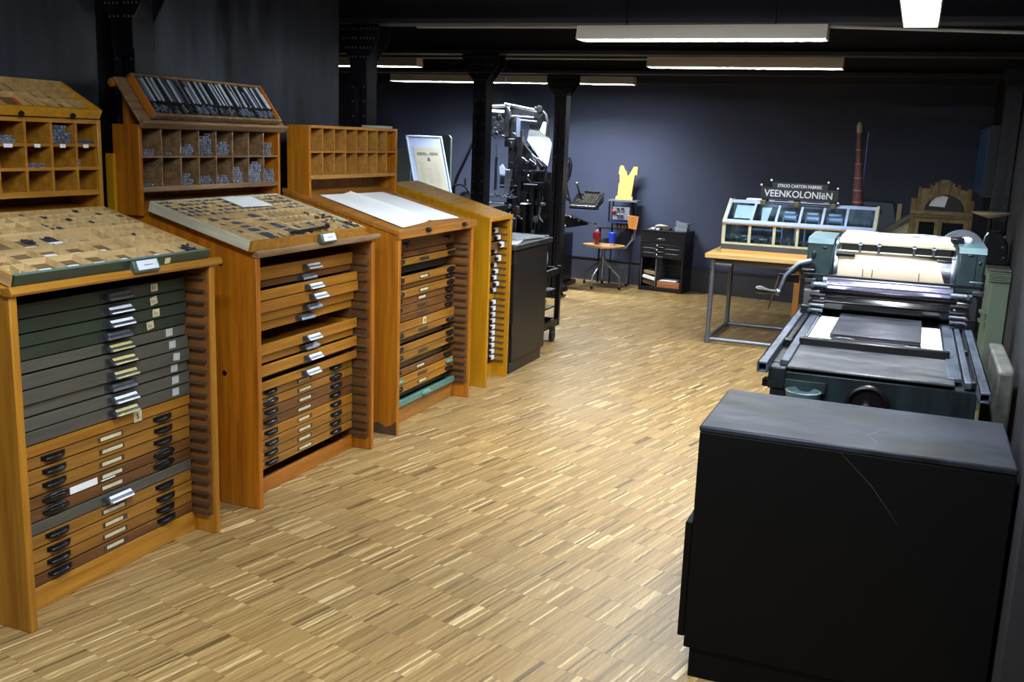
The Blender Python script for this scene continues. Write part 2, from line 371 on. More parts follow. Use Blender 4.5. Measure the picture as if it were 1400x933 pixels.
for i, (c, L, ax, P) in enumerate(HIDDEN_LAMPS): lamp('fluorescent_lamp', '', c, L, ax, P, False)
CONDM = mat('conduit_grey', (170, 168, 164), .5, var=.1)
def conduit(p, q, label, r=.009):
    b = MB(); b.cyl(p, q, r, 8); solo('conduit', b, CONDM, label, 'pipe', 'thin conduits between the ceiling lamps')
conduit((-.53, 5.95, 2.372), (.62, 5.95, 2.33), 'thin pale conduit running right from the nearest hanging lamp to the wall')
conduit((-3.1, 5.95, 2.385), (-1.99, 5.95, 2.378), 'thin conduit left of the nearest hanging lamp', .008)
conduit((-4.2, 8.1, 2.372), (-2.1, 8.1, 2.37), 'thin conduit linking the far left lamp to the second lamp', .008)

# ================================================================== LETTER CASE CABINETS
def slopez(x): return 1.175+(-2.6-x)*.2615
WC1 = wood('honey_oak', (176, 122, 34), (138, 86, 16), 'z'); WC1y = wood('honey_oak_long', (184, 130, 42), (146, 92, 22), 'y')
WC2 = wood('orange_pine', (184, 110, 18), (136, 76, 7), 'z'); WC2y = wood('orange_pine_long', (182, 112, 28), (138, 76, 12), 'y')
WC3 = wood('amber_pine', (182, 112, 20), (136, 78, 11), 'z'); WC3y = wood('amber_pine_long', (166, 112, 46), (120, 74, 26), 'y')
WC4 = wood('yellow_varnish', (186, 132, 14), (164, 110, 10), 'z', .35); WC4y = wood('yellow_varnish_long', (196, 142, 28), (172, 118, 20), 'y', .3)
PALEW = wood('pale_case_wood', (206, 172, 112), (172, 132, 76), 'y', .55, .12, 0)
PALEX = wood('pale_slat_wood', (222, 194, 142), (190, 156, 104), 'x', .55, .15, 0)
WHTW = mat('bleached_wood', (206, 202, 178), .6, rgb2=(170, 164, 140), vscale=4, stretch=(4, 1, 6), rnd=.05)
GREENP = mat('green_drawer_paint', (48, 58, 47), .45, var=.25, vscale=5, stretch=(8, 1, 8), rnd=.08)
GREYP = mat('grey_drawer_paint', (82, 80, 72), .5, var=.25, vscale=5, stretch=(8, 1, 8), rnd=.08)
TEALF = mat('teal_front_paint', (92, 134, 122), .4, var=.2, vscale=8)
DRWD = {'a': wood('drawer_amber', (156, 108, 38), (116, 74, 22), 'y'), 'b': wood('drawer_brown', (116, 74, 34), (82, 48, 22), 'y'),
        'c': wood('drawer_orange', (168, 114, 32), (134, 84, 18), 'y'), 'd': wood('drawer_dark', (70, 50, 36), (46, 32, 22), 'y'),
        'g': GREENP, 'h': GREYP, 't': TEALF, 'y': WC4y, 'k': mat('drawer_greenblack', (48, 54, 46), .5, var=.3)}
INNER = wood('inner_brown', (98, 56, 24), (66, 36, 14), 'x', .6, .05, 0)
RUNM = wood('runner_dark', (84, 66, 52), (50, 38, 30), 'x', .5, .15, 0)
WORN = wood('worn_nosing', (148, 118, 84), (96, 70, 46), 'y', .5)
XF, XR = -2.60, -2.71          # front of the side panels, face of the recessed drawers
CARDW = mat('white_card', (226, 232, 244), .45, var=.06, vscale=30, rnd=.05); CARDY = mat('yellowed_card', (206, 190, 120), .6, var=.25, vscale=40)
CARDD = mat('greyed_card', (98, 100, 104), .4, var=.35, vscale=30, rnd=.25)

def pull_card(par, x, y, z, w=.125, kind='w', h=.03):
    b = MB(); b.box(x, x+.002, y-w/2-.012, y+w/2, z-h/2, z+h/2)
    b.prism([(x+.002, z+h*.5), (x+.012, z+h*.48), (x+.03, z+h*.1), (x+.034, z-h*.25), (x+.031, z-h*.28), (x+.026, z+h*.04), (x+.01, z+h*.36), (x+.002, z+h*.38)], 'y', y-w/2, y+w/2)
    for s in (-1, 1): b.prism([(x, z+h*.5), (x+.012, z+h*.48), (x+.032, z-h*.25), (x, z-h*.25)], 'y', y+s*w/2-.001, y+s*w/2+.001)
    o = b.build('pull', DSTEEL, par, label='metal label pull')
    b = MB(); b.prism([(x+.0135, z+h*.5), (x+.0148, z+h*.53), (x+.0362, z-h*.2), (x+.0345, z-h*.22)], 'y', y-w*.42, y+w*.47)
    b.build('label_card', {'w': CARDW, 'y': CARDY, 'd': CARDD}[kind], par); return o
def pull_twin(par, x, y, z, w=.105, mt=HANDLE, h=.024):
    b = MB(); b.box(x, x+.003, y-w/2, y+w/2, z-h*.1, z+h*.6); b.ball((x+.006, y, z+.001), (.017, w*.44, h*.55), 14)
    b.cyl((x, y-w*.42, z+h*.3), (x+.006, y-w*.42, z+h*.3), .005, 6); b.cyl((x, y+w*.42, z+h*.3), (x+.006, y+w*.42, z+h*.3), .005, 6)
    b.build('pull', mt, par)
def pull_oval(par, x, y, z, w=.125, h=.04):
    b = MB(); b.ball((x+.002, y, z), (.009, w/2, h/2), 18); b.ball((x+.012, y, z+.004), (.008, w*.3, h*.2), 12); b.build('pull', HANDLE, par)
def pull_knob(par, x, y, z):
    b = MB(); b.lathe((x, y, z), [(.012, 0), (.006, .006), (.006, .014), (.016, .022), (.017, .03), (.01, .037)], 12, 'x'); b.build('knob', HANDLE, par)
def slot_label(par, x, y, z, w=.12, h=.013, m=CREAM, holder=True):
    if holder:
        f = MB(); f.box(x, x+.0015, y-w/2-.008, y+w/2+.008, z-h/2-.004, z+h/2+.004); f.build('label_holder', MATS['runner_dark'], par)
    b = MB(); b.box(x+.001, x+.0025, y-w/2+random.uniform(0, .01), y+w/2-random.uniform(0, .02), z-h/2, z+h/2); b.build('label_card', m, par)
def sticker(par, x, y, z, w=.04, h=.03, rot=0, m=PAPER, txt=None):
    T = Matrix.Translation((x, y, z)) @ Matrix.Rotation(rot, 4, 'X')
    b = MB(); b.box(0, .0012, -w/2, w/2, -h/2, h/2, T=T); b.build('label_card', m, par)
    k = MB()
    if txt == 'marks':
        for i in range(3): k.box(.0012, .0016, -w*.3+i*w*.2, -w*.24+i*w*.2, -h*.3, h*.3-.004*i, T=T)
        k.build('print', BLK, par)
INK = mat('print_ink', (34, 34, 38), .6)
def cab(name, label, y0, y1, wz, wyy, slots, plinth, style, top=1.175, th=.03, group=None):
    t = thing('letter_case_cabinet', label, 'cabinet', ((XF-3.36)/2, (y0+y1)/2, 0), 'sloping letter case cabinets along the left side')
    def side(ya, yb):
        b = MB(); b.prism([(XF, 0), (XF, top-.018), (-3.36, slopez(-3.36)-.02), (-3.36, 0)], 'y', ya, yb); return b.build('side_panel', wz, t, bevel=.004)
    side(y0, y0+th); side(y1-th, y1)
    b = MB(); b.box(-3.36, -3.35, y0+th, y1-th, .02, 1.3); b.build('back_panel', INNER, t)
    b = MB(); b.box(XR-.02, XR, y0+th, y1-th, 0, plinth); b.build('plinth', wyy, t, bevel=.003)
    b = MB(); b.prism([(XF-.01, top-.022), (XF-.01, top), (-3.36, slopez(-3.36)), (-3.36, slopez(-3.36)-.022)], 'y', y0-.004, y1+.004); b.build('desk_top', WC3y if style == 3 else wyy, t)
    lip = MB()
    if style == 4: lip.box(XF-.012, XF+.002, y0-.004, y1+.004, top-.028, top+.001)
    elif style == 3: lip.box(XF-.015, XF+.006, y0-.006, y1+.03, top-.045, top+.004)
    else: lip.prism([(XF-.02, top-.022), (XF+.012, top-.022), (XF+.018, top-.012), (XF+.016, top+.002), (XF+.006, top+.009), (XF-.02, top+.006)], 'y', y0-.006, y1+.03)
    lip.build('nosing', {1: WC1y, 2: WORN, 3: WC3y, 4: WC4y}[style], t, bevel=.002)
    # inner face of the far side with its runners
    b = MB(); b.box(XR-.6, XF-.012, y1-th-.004, y1-th, plinth, 1.13); b.build('runner_board', WC4 if style == 4 else wood('runner_board_wood', (132, 84, 34), (92, 56, 20), 'x', .6, .05, 0), t)
    me = None
    for i, z in enumerate(sorted(set([s[0] for s in slots]+[slots[-1][1]]))):
        r = MB(); r.box(0, .085, -.016, 0, -.004, .004)
        if me is None: o = r.build('runner', RUNM, None); me = o.data; COL.objects.unlink(o); bpy.data.objects.remove(o)
        o = bpy.data.objects.new('runner', me); COL.objects.link(o); o.parent = t
        o.location = Vector((XR+.002, y1-th-.004, z))-WM[t].translation
    n = len(slots)
    for (z1, z0, m, proj, kind, extra) in slots:
        if m == ' ': continue
        x = XR+proj; ya, yb = y0+th+.004, y1-th-.018
        b = MB(); b.box(x-.014, x, ya, yb, z0+.0025, z1-.0025); b.box(-3.3, x-.014, ya+.01, ya+.02, z0+.004, z1-.012); b.box(-3.3, x-.014, yb-.02, yb-.01, z0+.004, z1-.012)
        b.box(-3.3, x-.014, ya+.02, yb-.02, z0+.004, z0+.008); b.box(-3.3, -3.29, ya+.02, yb-.02, z0+.004, z1-.012)
        d = b.build('rail' if kind == 'rail' else 'drawer', DRWD[m], t, bevel=.0015)
        zc = (z0+z1)/2; w = yb-ya
        if kind == 'card':
            yy, k = extra; pull_card(d, x, y0+yy, zc-.004, .125 if style == 1 else .12, k)
        elif kind == 'twin' or kind == 'oval':
            f1, f2 = (.235, .79) if style != 3 else (.2, .88)
            for f in (f1, f2):
                if kind == 'twin': pull_twin(d, x, y0+f*(y1-y0), zc, mt=(TEALF if extra == 'green' else HANDLE))
                else: pull_oval(d, x, y0+f*(y1-y0), zc)
            if extra != 'nolabel': slot_label(d, x, y0+.5*(y1-y0)+.01, zc, w=.11, m=CREAM if style != 3 or extra == 'lab' else MATS['drawer_dark'])
        elif kind == 'knob':
            for f in (.27, .82): pull_knob(d, x, y0+f*(y1-y0), zc)
        elif kind == 'end':
            bb = MB(); bb.box(x, x+.022, yb-.046, yb-.002, z0+.01, z1-.006); bb.build('label_card', PAPER, d)
            pull_twin(d, x+.002, yb-.058, zc, .028)
        elif kind == 'rail' and extra:
            sticker(d, x, y0+extra[1], zc, .042, .042, m=CREAM)
            M = frameM((x+.002, y0+extra[1], zc), (0, 1, 0), (0, 0, 1)); text('lettering', extra[0], .03, M, INK, d)
    return t

Z1 = [1.102, 1.049, .998, .952, .904, .859, .806, .754, .708, .66, .609]
sl = []
K1 = ['d', 'w', 'w', 'd', 'y', 'y', 'y', 'd', 'w', 'y']; PJ = [0, 0, .004, -.004, -.006, .006, .012, -.002, .008, .008]
for i in range(10): sl.append((Z1[i], Z1[i+1], 'g' if i < 4 else 'h', PJ[i], 'card', (.565-.01*(i == 3), K1[i])))
sl.append((.609, .565, 'c', .006, 'rail', ('5', .645)))
Z2 = [.565, .519, .469, .419, .375, .327, .281, .23, .18, .133, .09]
for i, (m, k, e) in enumerate([('a', 'twin', ''), ('a', 'twin', ''), ('a', 'twin', ''), ('b', 'oval', ''), ('b', 'oval', ''), ('h', 'card', (.52, 'w')), ('a', 'twin', ''), ('a', 'twin', ''), ('a', 'twin', ''), ('b', 'twin', '')]):
    sl.append((Z2[i], Z2[i+1], m, .003*(i % 2), k, e))
c1 = cab('c1', 'honey wood cabinet nearest the camera with dark green and grey drawers', 2.257, 3.252, WC1, WC1y, sl, .088, 1)
CARDG = mat('grey_white_card', (190, 192, 190), .7, var=.25, vscale=60)
for i, o in enumerate([o for o in c1.children if o.name.startswith('drawer')][:10]):
    z = (Z1[i]+Z1[i+1])/2+.003; x = XR+PJ[i]
    sticker(o, x, [3.025, 3.02, 3.026, 3.0, 3.107, 3.11, 3.125, 3.125, 3.118, 3.118][i], z, .038, .03, [0, .2, 0, .15, 0, 0, -.1, 0, 0, 0][i], CREAM if i < 4 else CARDG, 'marks' if i < 4 else None)
lo = [o for o in c1.children if o.name.startswith('drawer')][12]
sticker(lo, XR+.003, 2.62, .392, .13, .026, 0, PAPER); sticker(lo, XR+.003, 2.74, .394, .07, .026, 0, PAPER)

S2 = [(1.085, 1.02, 'c', .0, 'card', (.585, 'w')), (1.02, .985, 'b', -.01, 'card', (.555, 'd')), (.985, .935, 'c', .03, 'card', (.56, 'w')), (.935, .88, 'c', .035, 'card', (.59, 'w')),
      (.88, .83, 'c', .01, 'card', (.57, 'd')), (.83, .785, 'c', -.004, 'card', (.53, 'd')), (.785, .735, ' ', 0, '', ''), (.735, .68, 'c', .03, 'card', (.54, 'w')), (.68, .635, 'c', .006, 'card', (.55, 'd')),
      (.635, .58, 'c', .03, 'card', (.55, 'w')), (.58, .557, 'b', -.006, '', ''), (.557, .512, 'c', .03, 'card', (.53, 'w'))]
Z = [.512, .463, .416, .364, .316, .263, .21, .162, .118]
for i, (m, k) in enumerate([('a', 'twin'), ('a', 'oval'), ('b', 'twin'), ('b', 'twin'), ('c', 'twin'), ('a', 'twin'), ('a', 'twin'), ('a', 'twin')]): S2.append((Z[i], Z[i+1], m, .002*(i % 3), k, ''))
S2.append((.118, .075, ' ', 0, '', ''))
c2 = cab('c2', 'orange wood cabinet, second from the camera, with an open type case on its desk', 3.53, 4.558, WC2, WC2y, S2, .072, 2)
Z = [1.124, 1.03, .993, .948, .889, .837, .807, .755, .71, .657, .612, .558, .513, .474, .428, .374, .328, .281, .234, .187, .148, .105]
D3 = [('b', 'knob', ''), ('b', 'twin', ''), ('a', 'twin', ''), ('k', '', ''), ('a', 'oval', 'lab'), ('b', 'twin', 'nolabel'), ('a', 'oval', 'lab'), ('b', 'twin', 'lab'), ('b', 'twin', ''), ('b', 'twin', ''), ('a', 'rail', ('II', .53)),
      ('a', 'twin', ''), ('d', 'twin', ''), ('a', 'twin', 'nolabel'), ('a', 'twin', ''), ('d', 'twin', ''), ('b', 'twin', 'lab'), ('c', 'twin', 'green'), ('c', 'twin', 'lab'), ('d', 'twin', ''), ('t', 'card', (.56, 'g'))]
S3 = [(Z[i], Z[i+1], D3[i][0], {'a': .008, 'c': .008, 'b': -.004, 'd': -.02, 'k': -.05, 't': .02}[D3[i][0]], D3[i][1] if D3[i][0] != 't' else '', D3[i][2]) for i in range(21)]
c3 = cab('c3', 'amber wood cabinet, third from the camera, with white sheets on its desk', 4.82, 5.83, WC3, WC3y, S3, .1, 3)
o = [o for o in c3.children if o.name.startswith('drawer')][-1]; pull_twin(o, XR+.02, 5.36, .128, .13, TEALF, .034)
Z = [1.087, 1.035, .99, .937, .892, .838, .793, .748, .703, .66, .615, .57, .525, .48, .435, .39, .345, .3, .255, .21, .165, .12]
S4 = [(Z[i], Z[i+1], 'y' if i == 10 else 'b', [0, .02, .05, 0, .03, .0, .01, 0, .02, 0, .006, 0, 0, 0, 0, 0, 0, 0, 0, 0, 0][i], 'rail' if i == 10 else 'end', None) for i in range(21)]
c4 = cab('c4', 'narrow yellow cabinet beside the black metal cupboard', 6.093, 6.497, WC4, WC4y, S4, .1, 4)
# dark round peg holes in the side panels
for cb, y, pts in ((c2, 3.53, ((-2.79, 1.115), (-2.78, .62))), (c3, 4.82, ((-2.79, 1.10), (-2.8, .55)))):
    for (x, z) in pts:
        b = MB(); b.cyl((x, y-.0015, z), (x, y+.004, z), .012, 12); b.build('peg_hole', BLK, cb)
b = MB(); b.prism([(-2.603, 0), (-2.68, 0), (-2.80, 0), (-2.78, .05), (-2.72, .07), (-2.67, .045), (-2.635, .06), (-2.603, .085)], 'y', 4.8185, 4.82); b.build('scorched_patch', mat('scorched_wood', (84, 62, 40), .7, var=.4, vscale=20), c3)

# pigeonhole hutches on the desks
def hutch(root, y0, y1, xf, xb, ztop, zrows, ycols, mside, mfr, zbot, tdiv=.012, slabel=None, inner=None, tp=.02):
    for ya, yb in ((y0, y0+tp), (y1-tp, y1)):
        h = MB(); h.box(xb, xf, ya, yb, slopez(xf)-.03, ztop); h.build('hutch_side', mside, root, bevel=.002)
    b = MB(); b.box(xb, xf, y0+tp, y1-tp, ztop-.016, ztop); b.build('hutch_top', mfr, root)
    b = MB(); b.box(xb, xb+.006, y0+tp, y1-tp, slopez(xb), ztop-.016); b.build('hutch_back', inner or INNER, root)
    for z in zrows:
        b = MB(); b.box(xb+.006, xf-.002, y0+tp, y1-tp, z-tdiv/2, z+tdiv/2); b.build('shelf', mfr, root)
    b = MB(); b.box(xb+.006, xf, y0+tp, y1-tp, zbot-.012, zbot+.012); b.build('shelf', mfr, root, bevel=.002)
    for y in ycols:
        b = MB(); b.box(xb+.006, xf-.001, y-tdiv/2, y+tdiv/2, zbot+.012, ztop-.016); b.build('divider', mfr, root)
IN2 = wood('cubby_wood', (150, 110, 66), (108, 76, 42), 'x', .6, .08, 0)
hutch(c1, 2.29, 3.255, -3.165, -3.335, 1.712, (1.608, 1.515), [2.87-.1255*i for i in range(-2, 5)], WC1, WC1y, 1.418, .012)
hutch(c2, 3.5, 4.558, -3.19, -3.34, 1.70, (1.56,), [3.643+.128*i for i in range(7)], WC2, WORN, 1.415, .009, inner=IN2)
hutch(c3, 4.83, 5.865, -3.185, -3.335, 1.733, (1.583,), [4.97+.126*i for i in range(7)], WC3, wood('hutch_oak', (180, 128, 58), (140, 94, 38), 'y'), 1.44, .009, inner=IN2)
for i, yy in enumerate((2.79, 2.925, 3.05, 3.17)):
    sticker(c1, -3.1665, yy, 1.605, .028+.012*(i == 0), .014, 0, PAPER)

# open type cases lying on the desks: frame of rails, bottom board, slats
N_ = Vector((.17, 0, .65)).normalized(); V_ = Vector((-N_.z, 0, N_.x))
def desk_frame(y0, off): return frameM(Vector((XF, y0, 1.175))+N_*off, (0, 1, 0), V_)
def case(label, M, U, V, H, t, mfront, mside, slats, mslat, name='type_case', group=None, mback=None, mbot=None, D=.025):
    r = thing(name, label, 'type case', M=M, group=group)
    def bx(n, a, b_, c, d, e, f, m, bev=.0015): k = MB(); k.box(a, b_, c, d, e, f); return k.build(n, m, r, world=False, bevel=bev)
    bx('front_rail', 0, U, 0, t, 0, H, mfront); bx('back_rail', 0, U, V-t, V, 0, H, mback or mside); bx('end_rail', 0, t, t, V-t, 0, H, mside); bx('end_rail', U-t, U, t, V-t, 0, H, mside)
    fz = H-D; bx('bottom_board', t, U-t, t, V-t, 0, fz, mbot or mslat, 0)
    for s in slats:
        ax, p, a, b_, *w = s; w = w[0] if w else .003
        if ax == 'v': bx('slat', p-w/2, p+w/2, a, b_, fz, H-.002 if w < .01 else H, mslat, 0)
        else: bx('slat', a, b_, p-w/2, p+w/2, fz, H-.002 if w < .01 else H, mslat, 0)
    return r
sl1 = [('u', .34, .012, .928, .014), ('v', .47, .012, .333, .014), ('v', .47, .347, .551, .014)]
sl1 += [('v', x, .012, .333) for x in (.117, .235, .35)] + [('u', y, a, b_) for y, a, b_ in ((.122, .117, .463), (.215, .117, .463), (.27, .012, .117), (.17, .012, .117), (.09, .012, .117), (.04, .05, .117))] + [('v', .06, .012, .12)]
sl1 += [('v', x, .012, .333) for x in (.59, .649)] + [('v', x, .113, .333) for x in (.70, .757, .81, .865)] + [('u', .285, .477, .59), ('u', .222, .477, .649), ('u', .113, .477, .928), ('u', .17, .7, .928), ('u', .222, .7, .928), ('u', .278, .757, .928), ('v', .74, .012, .113), ('v', .82, .012, .113)]
sl1 += [('v', .47+.0385*i, .347, .551) for i in range(1, 12)] + [('u', y, .477, .928) for y in (.385, .425, .467, .51)]
sl1 += [('v', .012+.0655*i, .347, .551) for i in range(1, 7)] + [('u', y, .012, .463) for y in (.4, .455, .505)]
tc1 = case('pale wooden type case with a green front rail on the nearest cabinet', desk_frame(2.275, .001), .94, .563, .045, .012, mat('green_rail', (50, 60, 46), .4, var=.3, vscale=10, stretch=(1, 8, 8)), PALEW, sl1, PALEX, mbot=wood('shaded_board', (116, 94, 64), (80, 64, 44), 'x', .6))  # bottom board darkened: shade inside the cells is put into its colour
M1 = WM[tc1]
b = MB(); b.box(0, .94, -.0005, .0125, .0445, .0465); b.build('rail_top', mat('teal_rail_top', (98, 132, 128), .35, var=.15, vscale=20), tc1, world=False)
def loc(M, u, v, n): return M @ Vector((u, v, n))
def card_front(root, u, w=.13, h=.034, H=.045):
    # metal label pull on the front rail of a desk case
    b = MB(); prof = [(0, H*.95), (-.01, H*.95), (-.03, H*.35), (-.031, H*.1), (0, H*.1)]
    b.prism([(p, q) for p, q in prof], 'x', u-w/2, u+w/2); o = b.build('pull', mat('aged_steel', (110, 132, 126), .4, .6, var=.3, vscale=30), root, world=False, bevel=.002)
    b = MB(); b.prism([(-.0108, H*.97), (-.0125, H*.97), (-.0325, H*.35), (-.0305, H*.33)], 'x', u-w*.38, u+w*.42); b.build('label_card', CARDW, root, world=False)
    b = MB()
    for i in range(9): b.box(u-w*.12+i*.005, u-w*.12+i*.005+.003, -.0235, -.0215, H*.62, H*.68)
    b.build('print', INK, root, world=False)
card_front(tc1, .565)
k = MB(); k.box(.683, .712, -.0012, 0, .012, .034); k.build('label_card', CREAM, tc1, world=False)
def lie(name, M, u0, u1, v0, v1, n, mt, label, cat, group=None, th=.0012, rot=0):
    c = M @ Matrix.Translation(((u0+u1)/2, (v0+v1)/2, n)) @ Matrix.Rotation(rot, 4, 'Z')
    w, h = (u1-u0)/2, (v1-v0)/2; b = MB(); b.box(-w, w, -h, h, 0, th); o = b.build(name, mt, None); o.matrix_world = c; WM[o] = c
    o['label'] = label; o['category'] = cat
    if group: o['group'] = group
    return o
SLX = .008
SLIPW = 'small white paper slip in a compartment of the green fronted type case'
for (u0, u1, v0, v1) in ((.365, .45, .222, .275), (.25, .32, .22, .255), (.25, .325, .127, .17), (.365, .43, .127, .16), (.13, .2, .02, .06), (.25, .32, .02, .06), (.38, .44, .02, .058), (.50, .545, .12, .16), (.5, .55, .02, .06), (.6, .635, .03, .07), (.66, .72, .02, .06)):
    lie('paper_slip', M1, u0-SLX, u1+SLX, v0, v1+.012, .0225, PAPER, SLIPW, 'paper slip', 'white slips lying in the green fronted type case')
def sorts(M, cells, n, lead=LEAD, big=1, z=.0045, hmax=.03):
    b = MB()
    for (u0, u1, v0, v1, d) in cells:
        k = max(1, int((u1-u0)*(v1-v0)*n*d))
        for i in range(k):
            w = random.uniform(.003, .006)*big; l = random.uniform(.01, .024)*big
            if l > (u1-u0)*.8: l = (u1-u0)*.7
            cu = random.uniform(u0+l/2, u1-l/2) if u1-u0 > l else (u0+u1)/2; cv = random.uniform(v0+l/2, v1-l/2) if v1-v0 > l else (v0+v1)/2
            T = M @ Matrix.Translation((cu, cv, z+random.uniform(0, .016)*min(d, 1.1))) @ Matrix.Rotation(random.uniform(0, 6.3), 4, 'Z') @ Matrix.Rotation(random.uniform(-.25, .25), 4, 'X')
            b.box(-l/2, l/2, -w/2, w/2, 0, w, T=T)
    return b
cells = []
for i in range(12):
    for j in range(5):
        u = .47+.0385*i; vv = [.347, .385, .425, .467, .51, .551]
        if (i+2*j) % 7 == 1 or (i == 0 and j < 2): cells.append((u+.004, u+.034, vv[j]+.003, vv[j+1]-.003, 1.2))
cells += [(.02, .11, .36, .395, .5), (.1, .2, .41, .45, .6), (.02, .08, .46, .5, .5), (.3, .46, .285, .33, .4), (.76, .8, .23, .27, .8), (.7, .75, .24, .32, .3), (.87, .925, .02, .1, .8), (.83, .86, .12, .16, .4), (.36, .46, .22, .24, .6), (.25, .34, .125, .14, .5)]
solo('type_sorts', sorts(M1, cells, 17000, big=1.15, z=.0205), LEADD, 'loose dark metal type scattered in the green fronted type case', 'metal type', kind='stuff')

# second case, bleached frame
sl2 = [('u', .34, .014, .926, .012), ('v', .46, .014, .334, .012)] + [('u', y, .014, .926) for y in (.385, .43, .478, .522)] + [('v', .014+.0507*i, .346, .552) for i in range(1, 18)]
sl2 += [('v', x, .014, .334) for x in (.07, .15, .25, .355)] + [('u', y, .07, .454) for y in (.27, .215, .115)] + [('u', y, .014, .07) for y in (.05, .1, .15, .2, .25, .3)] + [('u', .165, .07, .25)]
sl2 += [('u', y, .466, .926) for y in (.09, .17, .25)] + [('v', .466+.046*i, .17, .334) for i in range(1, 10)] + [('v', .466+.0657*i, .014, .17) for i in range(1, 7)]
tc2 = case('bleached wooden type case filled with type on the second cabinet', desk_frame(3.49, .006), .95, .566, .047, .014, WC1y, WHTW, sl2, PALEX, mbot=wood('dark_shaded_board', (74, 64, 56), (46, 42, 42), 'x', .6))  # darker still: the cells' shade is coloured into this bottom board
M2 = WM[tc2]; card_front(tc2, .575, .13, H=.047)
cells = []
for i in range(18):
    for j in range(5):
        vv = [.346, .385, .43, .478, .522, .552]
        if random.random() < .8: cells.append((.014+.0507*i+.004, .014+.0507*(i+1)-.004, vv[j]+.003, vv[j+1]-.003, random.uniform(.7, 1.5)))
for x0, x1 in ((.07, .15), (.15, .25), (.25, .355), (.355, .454)):
    for y0, y1 in ((.014, .115), (.115, .215), (.215, .27), (.27, .334)):
        if random.random() < .8: cells.append((x0+.004, x1-.004, y0+.003, y1-.003, random.uniform(.4, 1.2)))
for i in range(10):
    for y0, y1 in ((.17, .25), (.25, .334), (.02, .09), (.09, .17)):
        if random.random() < .7: cells.append((.466+.046*i+.003, .466+.046*(i+1)-.003, y0+.003, y1-.003, random.uniform(.3, .9)))
solo('type_sorts', sorts(M2, cells, 42000, big=1.15, z=.0225), mat('case_type', (104, 110, 130), .45, .3, var=.6, vscale=70), 'grey metal type filling the compartments of the bleached type case', 'metal type', kind='stuff')
b = MB()
for i in range(26):
    u, v = random.choice([(random.uniform(.76, .88), random.uniform(.12, .26)), (random.uniform(.86, .93), random.uniform(.03, .09))])
    T = M2 @ Matrix.Translation((u, v, .045)) @ Matrix.Rotation(random.uniform(0, 3), 4, 'Z'); b.box(-.011, .011, -.004, .004, 0, .007, T=T)
solo('loose_type', b, STEEL, 'bright loose type lying on top of the bleached type case', 'metal type', kind='stuff')
lie('sheet_of_paper', M2, .46, .69, .40, .545, .0475, PAPER, 'white sheet of paper lying on the bleached type case', 'paper', rot=-.05)
b = MB(); 
T = M2 @ Matrix.Translation((.50, .045, .048)) @ Matrix.Rotation(.06, 4, 'Z')
b.box(-.17, .17, -.011, .011, 0, .003, T=T); b.box(-.17, .17, -.011, -.008, .003, .016, T=T); b.box(.16, .17, -.011, .011, .003, .016, T=T)
solo('composing_stick', b, mat('stick_dark', (44, 46, 44), .4, .5), 'dark composing stick lying along the front of the bleached type case', 'composing stick')

# tilted case on top of the first hutch
Ut = Vector((0, 1, 0)); d1 = Vector((-.2, 0, .106)).normalized()
MT1 = frameM(Vector((-3.155, 2.30, 1.716)), Ut, d1)
slt = [('v', x, .012, .23) for x in (.12, .24, .36, .48, .60)] + [('v', .66, .012, .23, .01)] + [('v', .735, .012, .23), ('v', .81, .012, .23), ('v', .87, .012, .23)] + [('u', y, .665, .928) for y in (.085, .15, .19)] + [('u', .12, .012, .655)]
tt1 = case('yellow wooden case tilted on top of the nearest cabinet', MT1, .94, .245, .04, .012, WC4y, WC4y, slt, PALEW, mback=PALEW, mbot=MATS['shaded_board'])
b = MB(); 
for u in (.54, .79): b.cyl((u, -.001, .012), (u, -.01, .012), .011, 10)
b.build('catch', BLKM, tt1, world=False)
lie('metal_strip', MT1, .69, .72, .03, .15, .0155, STEEL, 'pale metal strip lying in the tilted yellow case', 'metal strip', th=.006, rot=.1)
lie('red_striped_strip', MT1, .575, .592, .03, .11, .0155, mat('red_paper', (178, 60, 40), .6), 'small red and white strip in the tilted yellow case', 'paper strip', th=.003, rot=-.3)
b = MB(); b.prism([(-3.30, 1.69), (-3.335, 1.69), (-3.335, 1.80), (-3.30, 1.785)], 'y', 2.34, 3.2); b.build('case_support', WC1y, c1)
# steep galley case on top of the second hutch, with its ledge board
d2 = Vector((-.145, 0, .195)).normalized(); MT2 = frameM(Vector((-3.178, 3.56, 1.715)), Ut, d2)
n2v = Vector((0, 1, 0)).cross(d2)
b = MB(); T = frameM(Vector((-3.175, 3.495, 1.702)), Ut, d2); b.box(0, 1.085, 0, .245, -.002, .010, T=T); b.box(0, 1.085, -.012, .004, -.012, .03, T=T); b.build('ledge_board', WORN, c2, bevel=.003)
b = MB(); b.box(-3.33, -3.29, 3.56, 4.5, 1.695, 1.85); b.build('case_support', WC2, c2)
b = MB(); T = frameM(Vector((-3.175, 3.495, 1.702)), Ut, d2); b.lathe((.02, .235, -.02), [(.001, -.02), (.02, -.016), (.022, .012), (.001, .016)], 12, 'x', T=T); b.build('pivot_knob', WC2, c2)
slt = [('v', .31, .012, .213, .007), ('v', .635, .012, .213, .01)]+[('v', x, .012, .213) for x in (.078, .145, .21, .26, .40, .48, .56, .70, .77, .84)]+[('u', .075, .012, .94, .003), ('u', .04, .012, .31, .003)]
tt2 = case('dark worn case of long metal strips tilted on top of the second cabinet', MT2 @ Matrix.Translation((0, .004, .010)), .955, .225, .035, .012, WORN, WC2y, slt, mat('sooty_wood', (40, 36, 32), .6, var=.4, vscale=10), mback=WORN, D=.018)
MM = WM[tt2]
strips = []
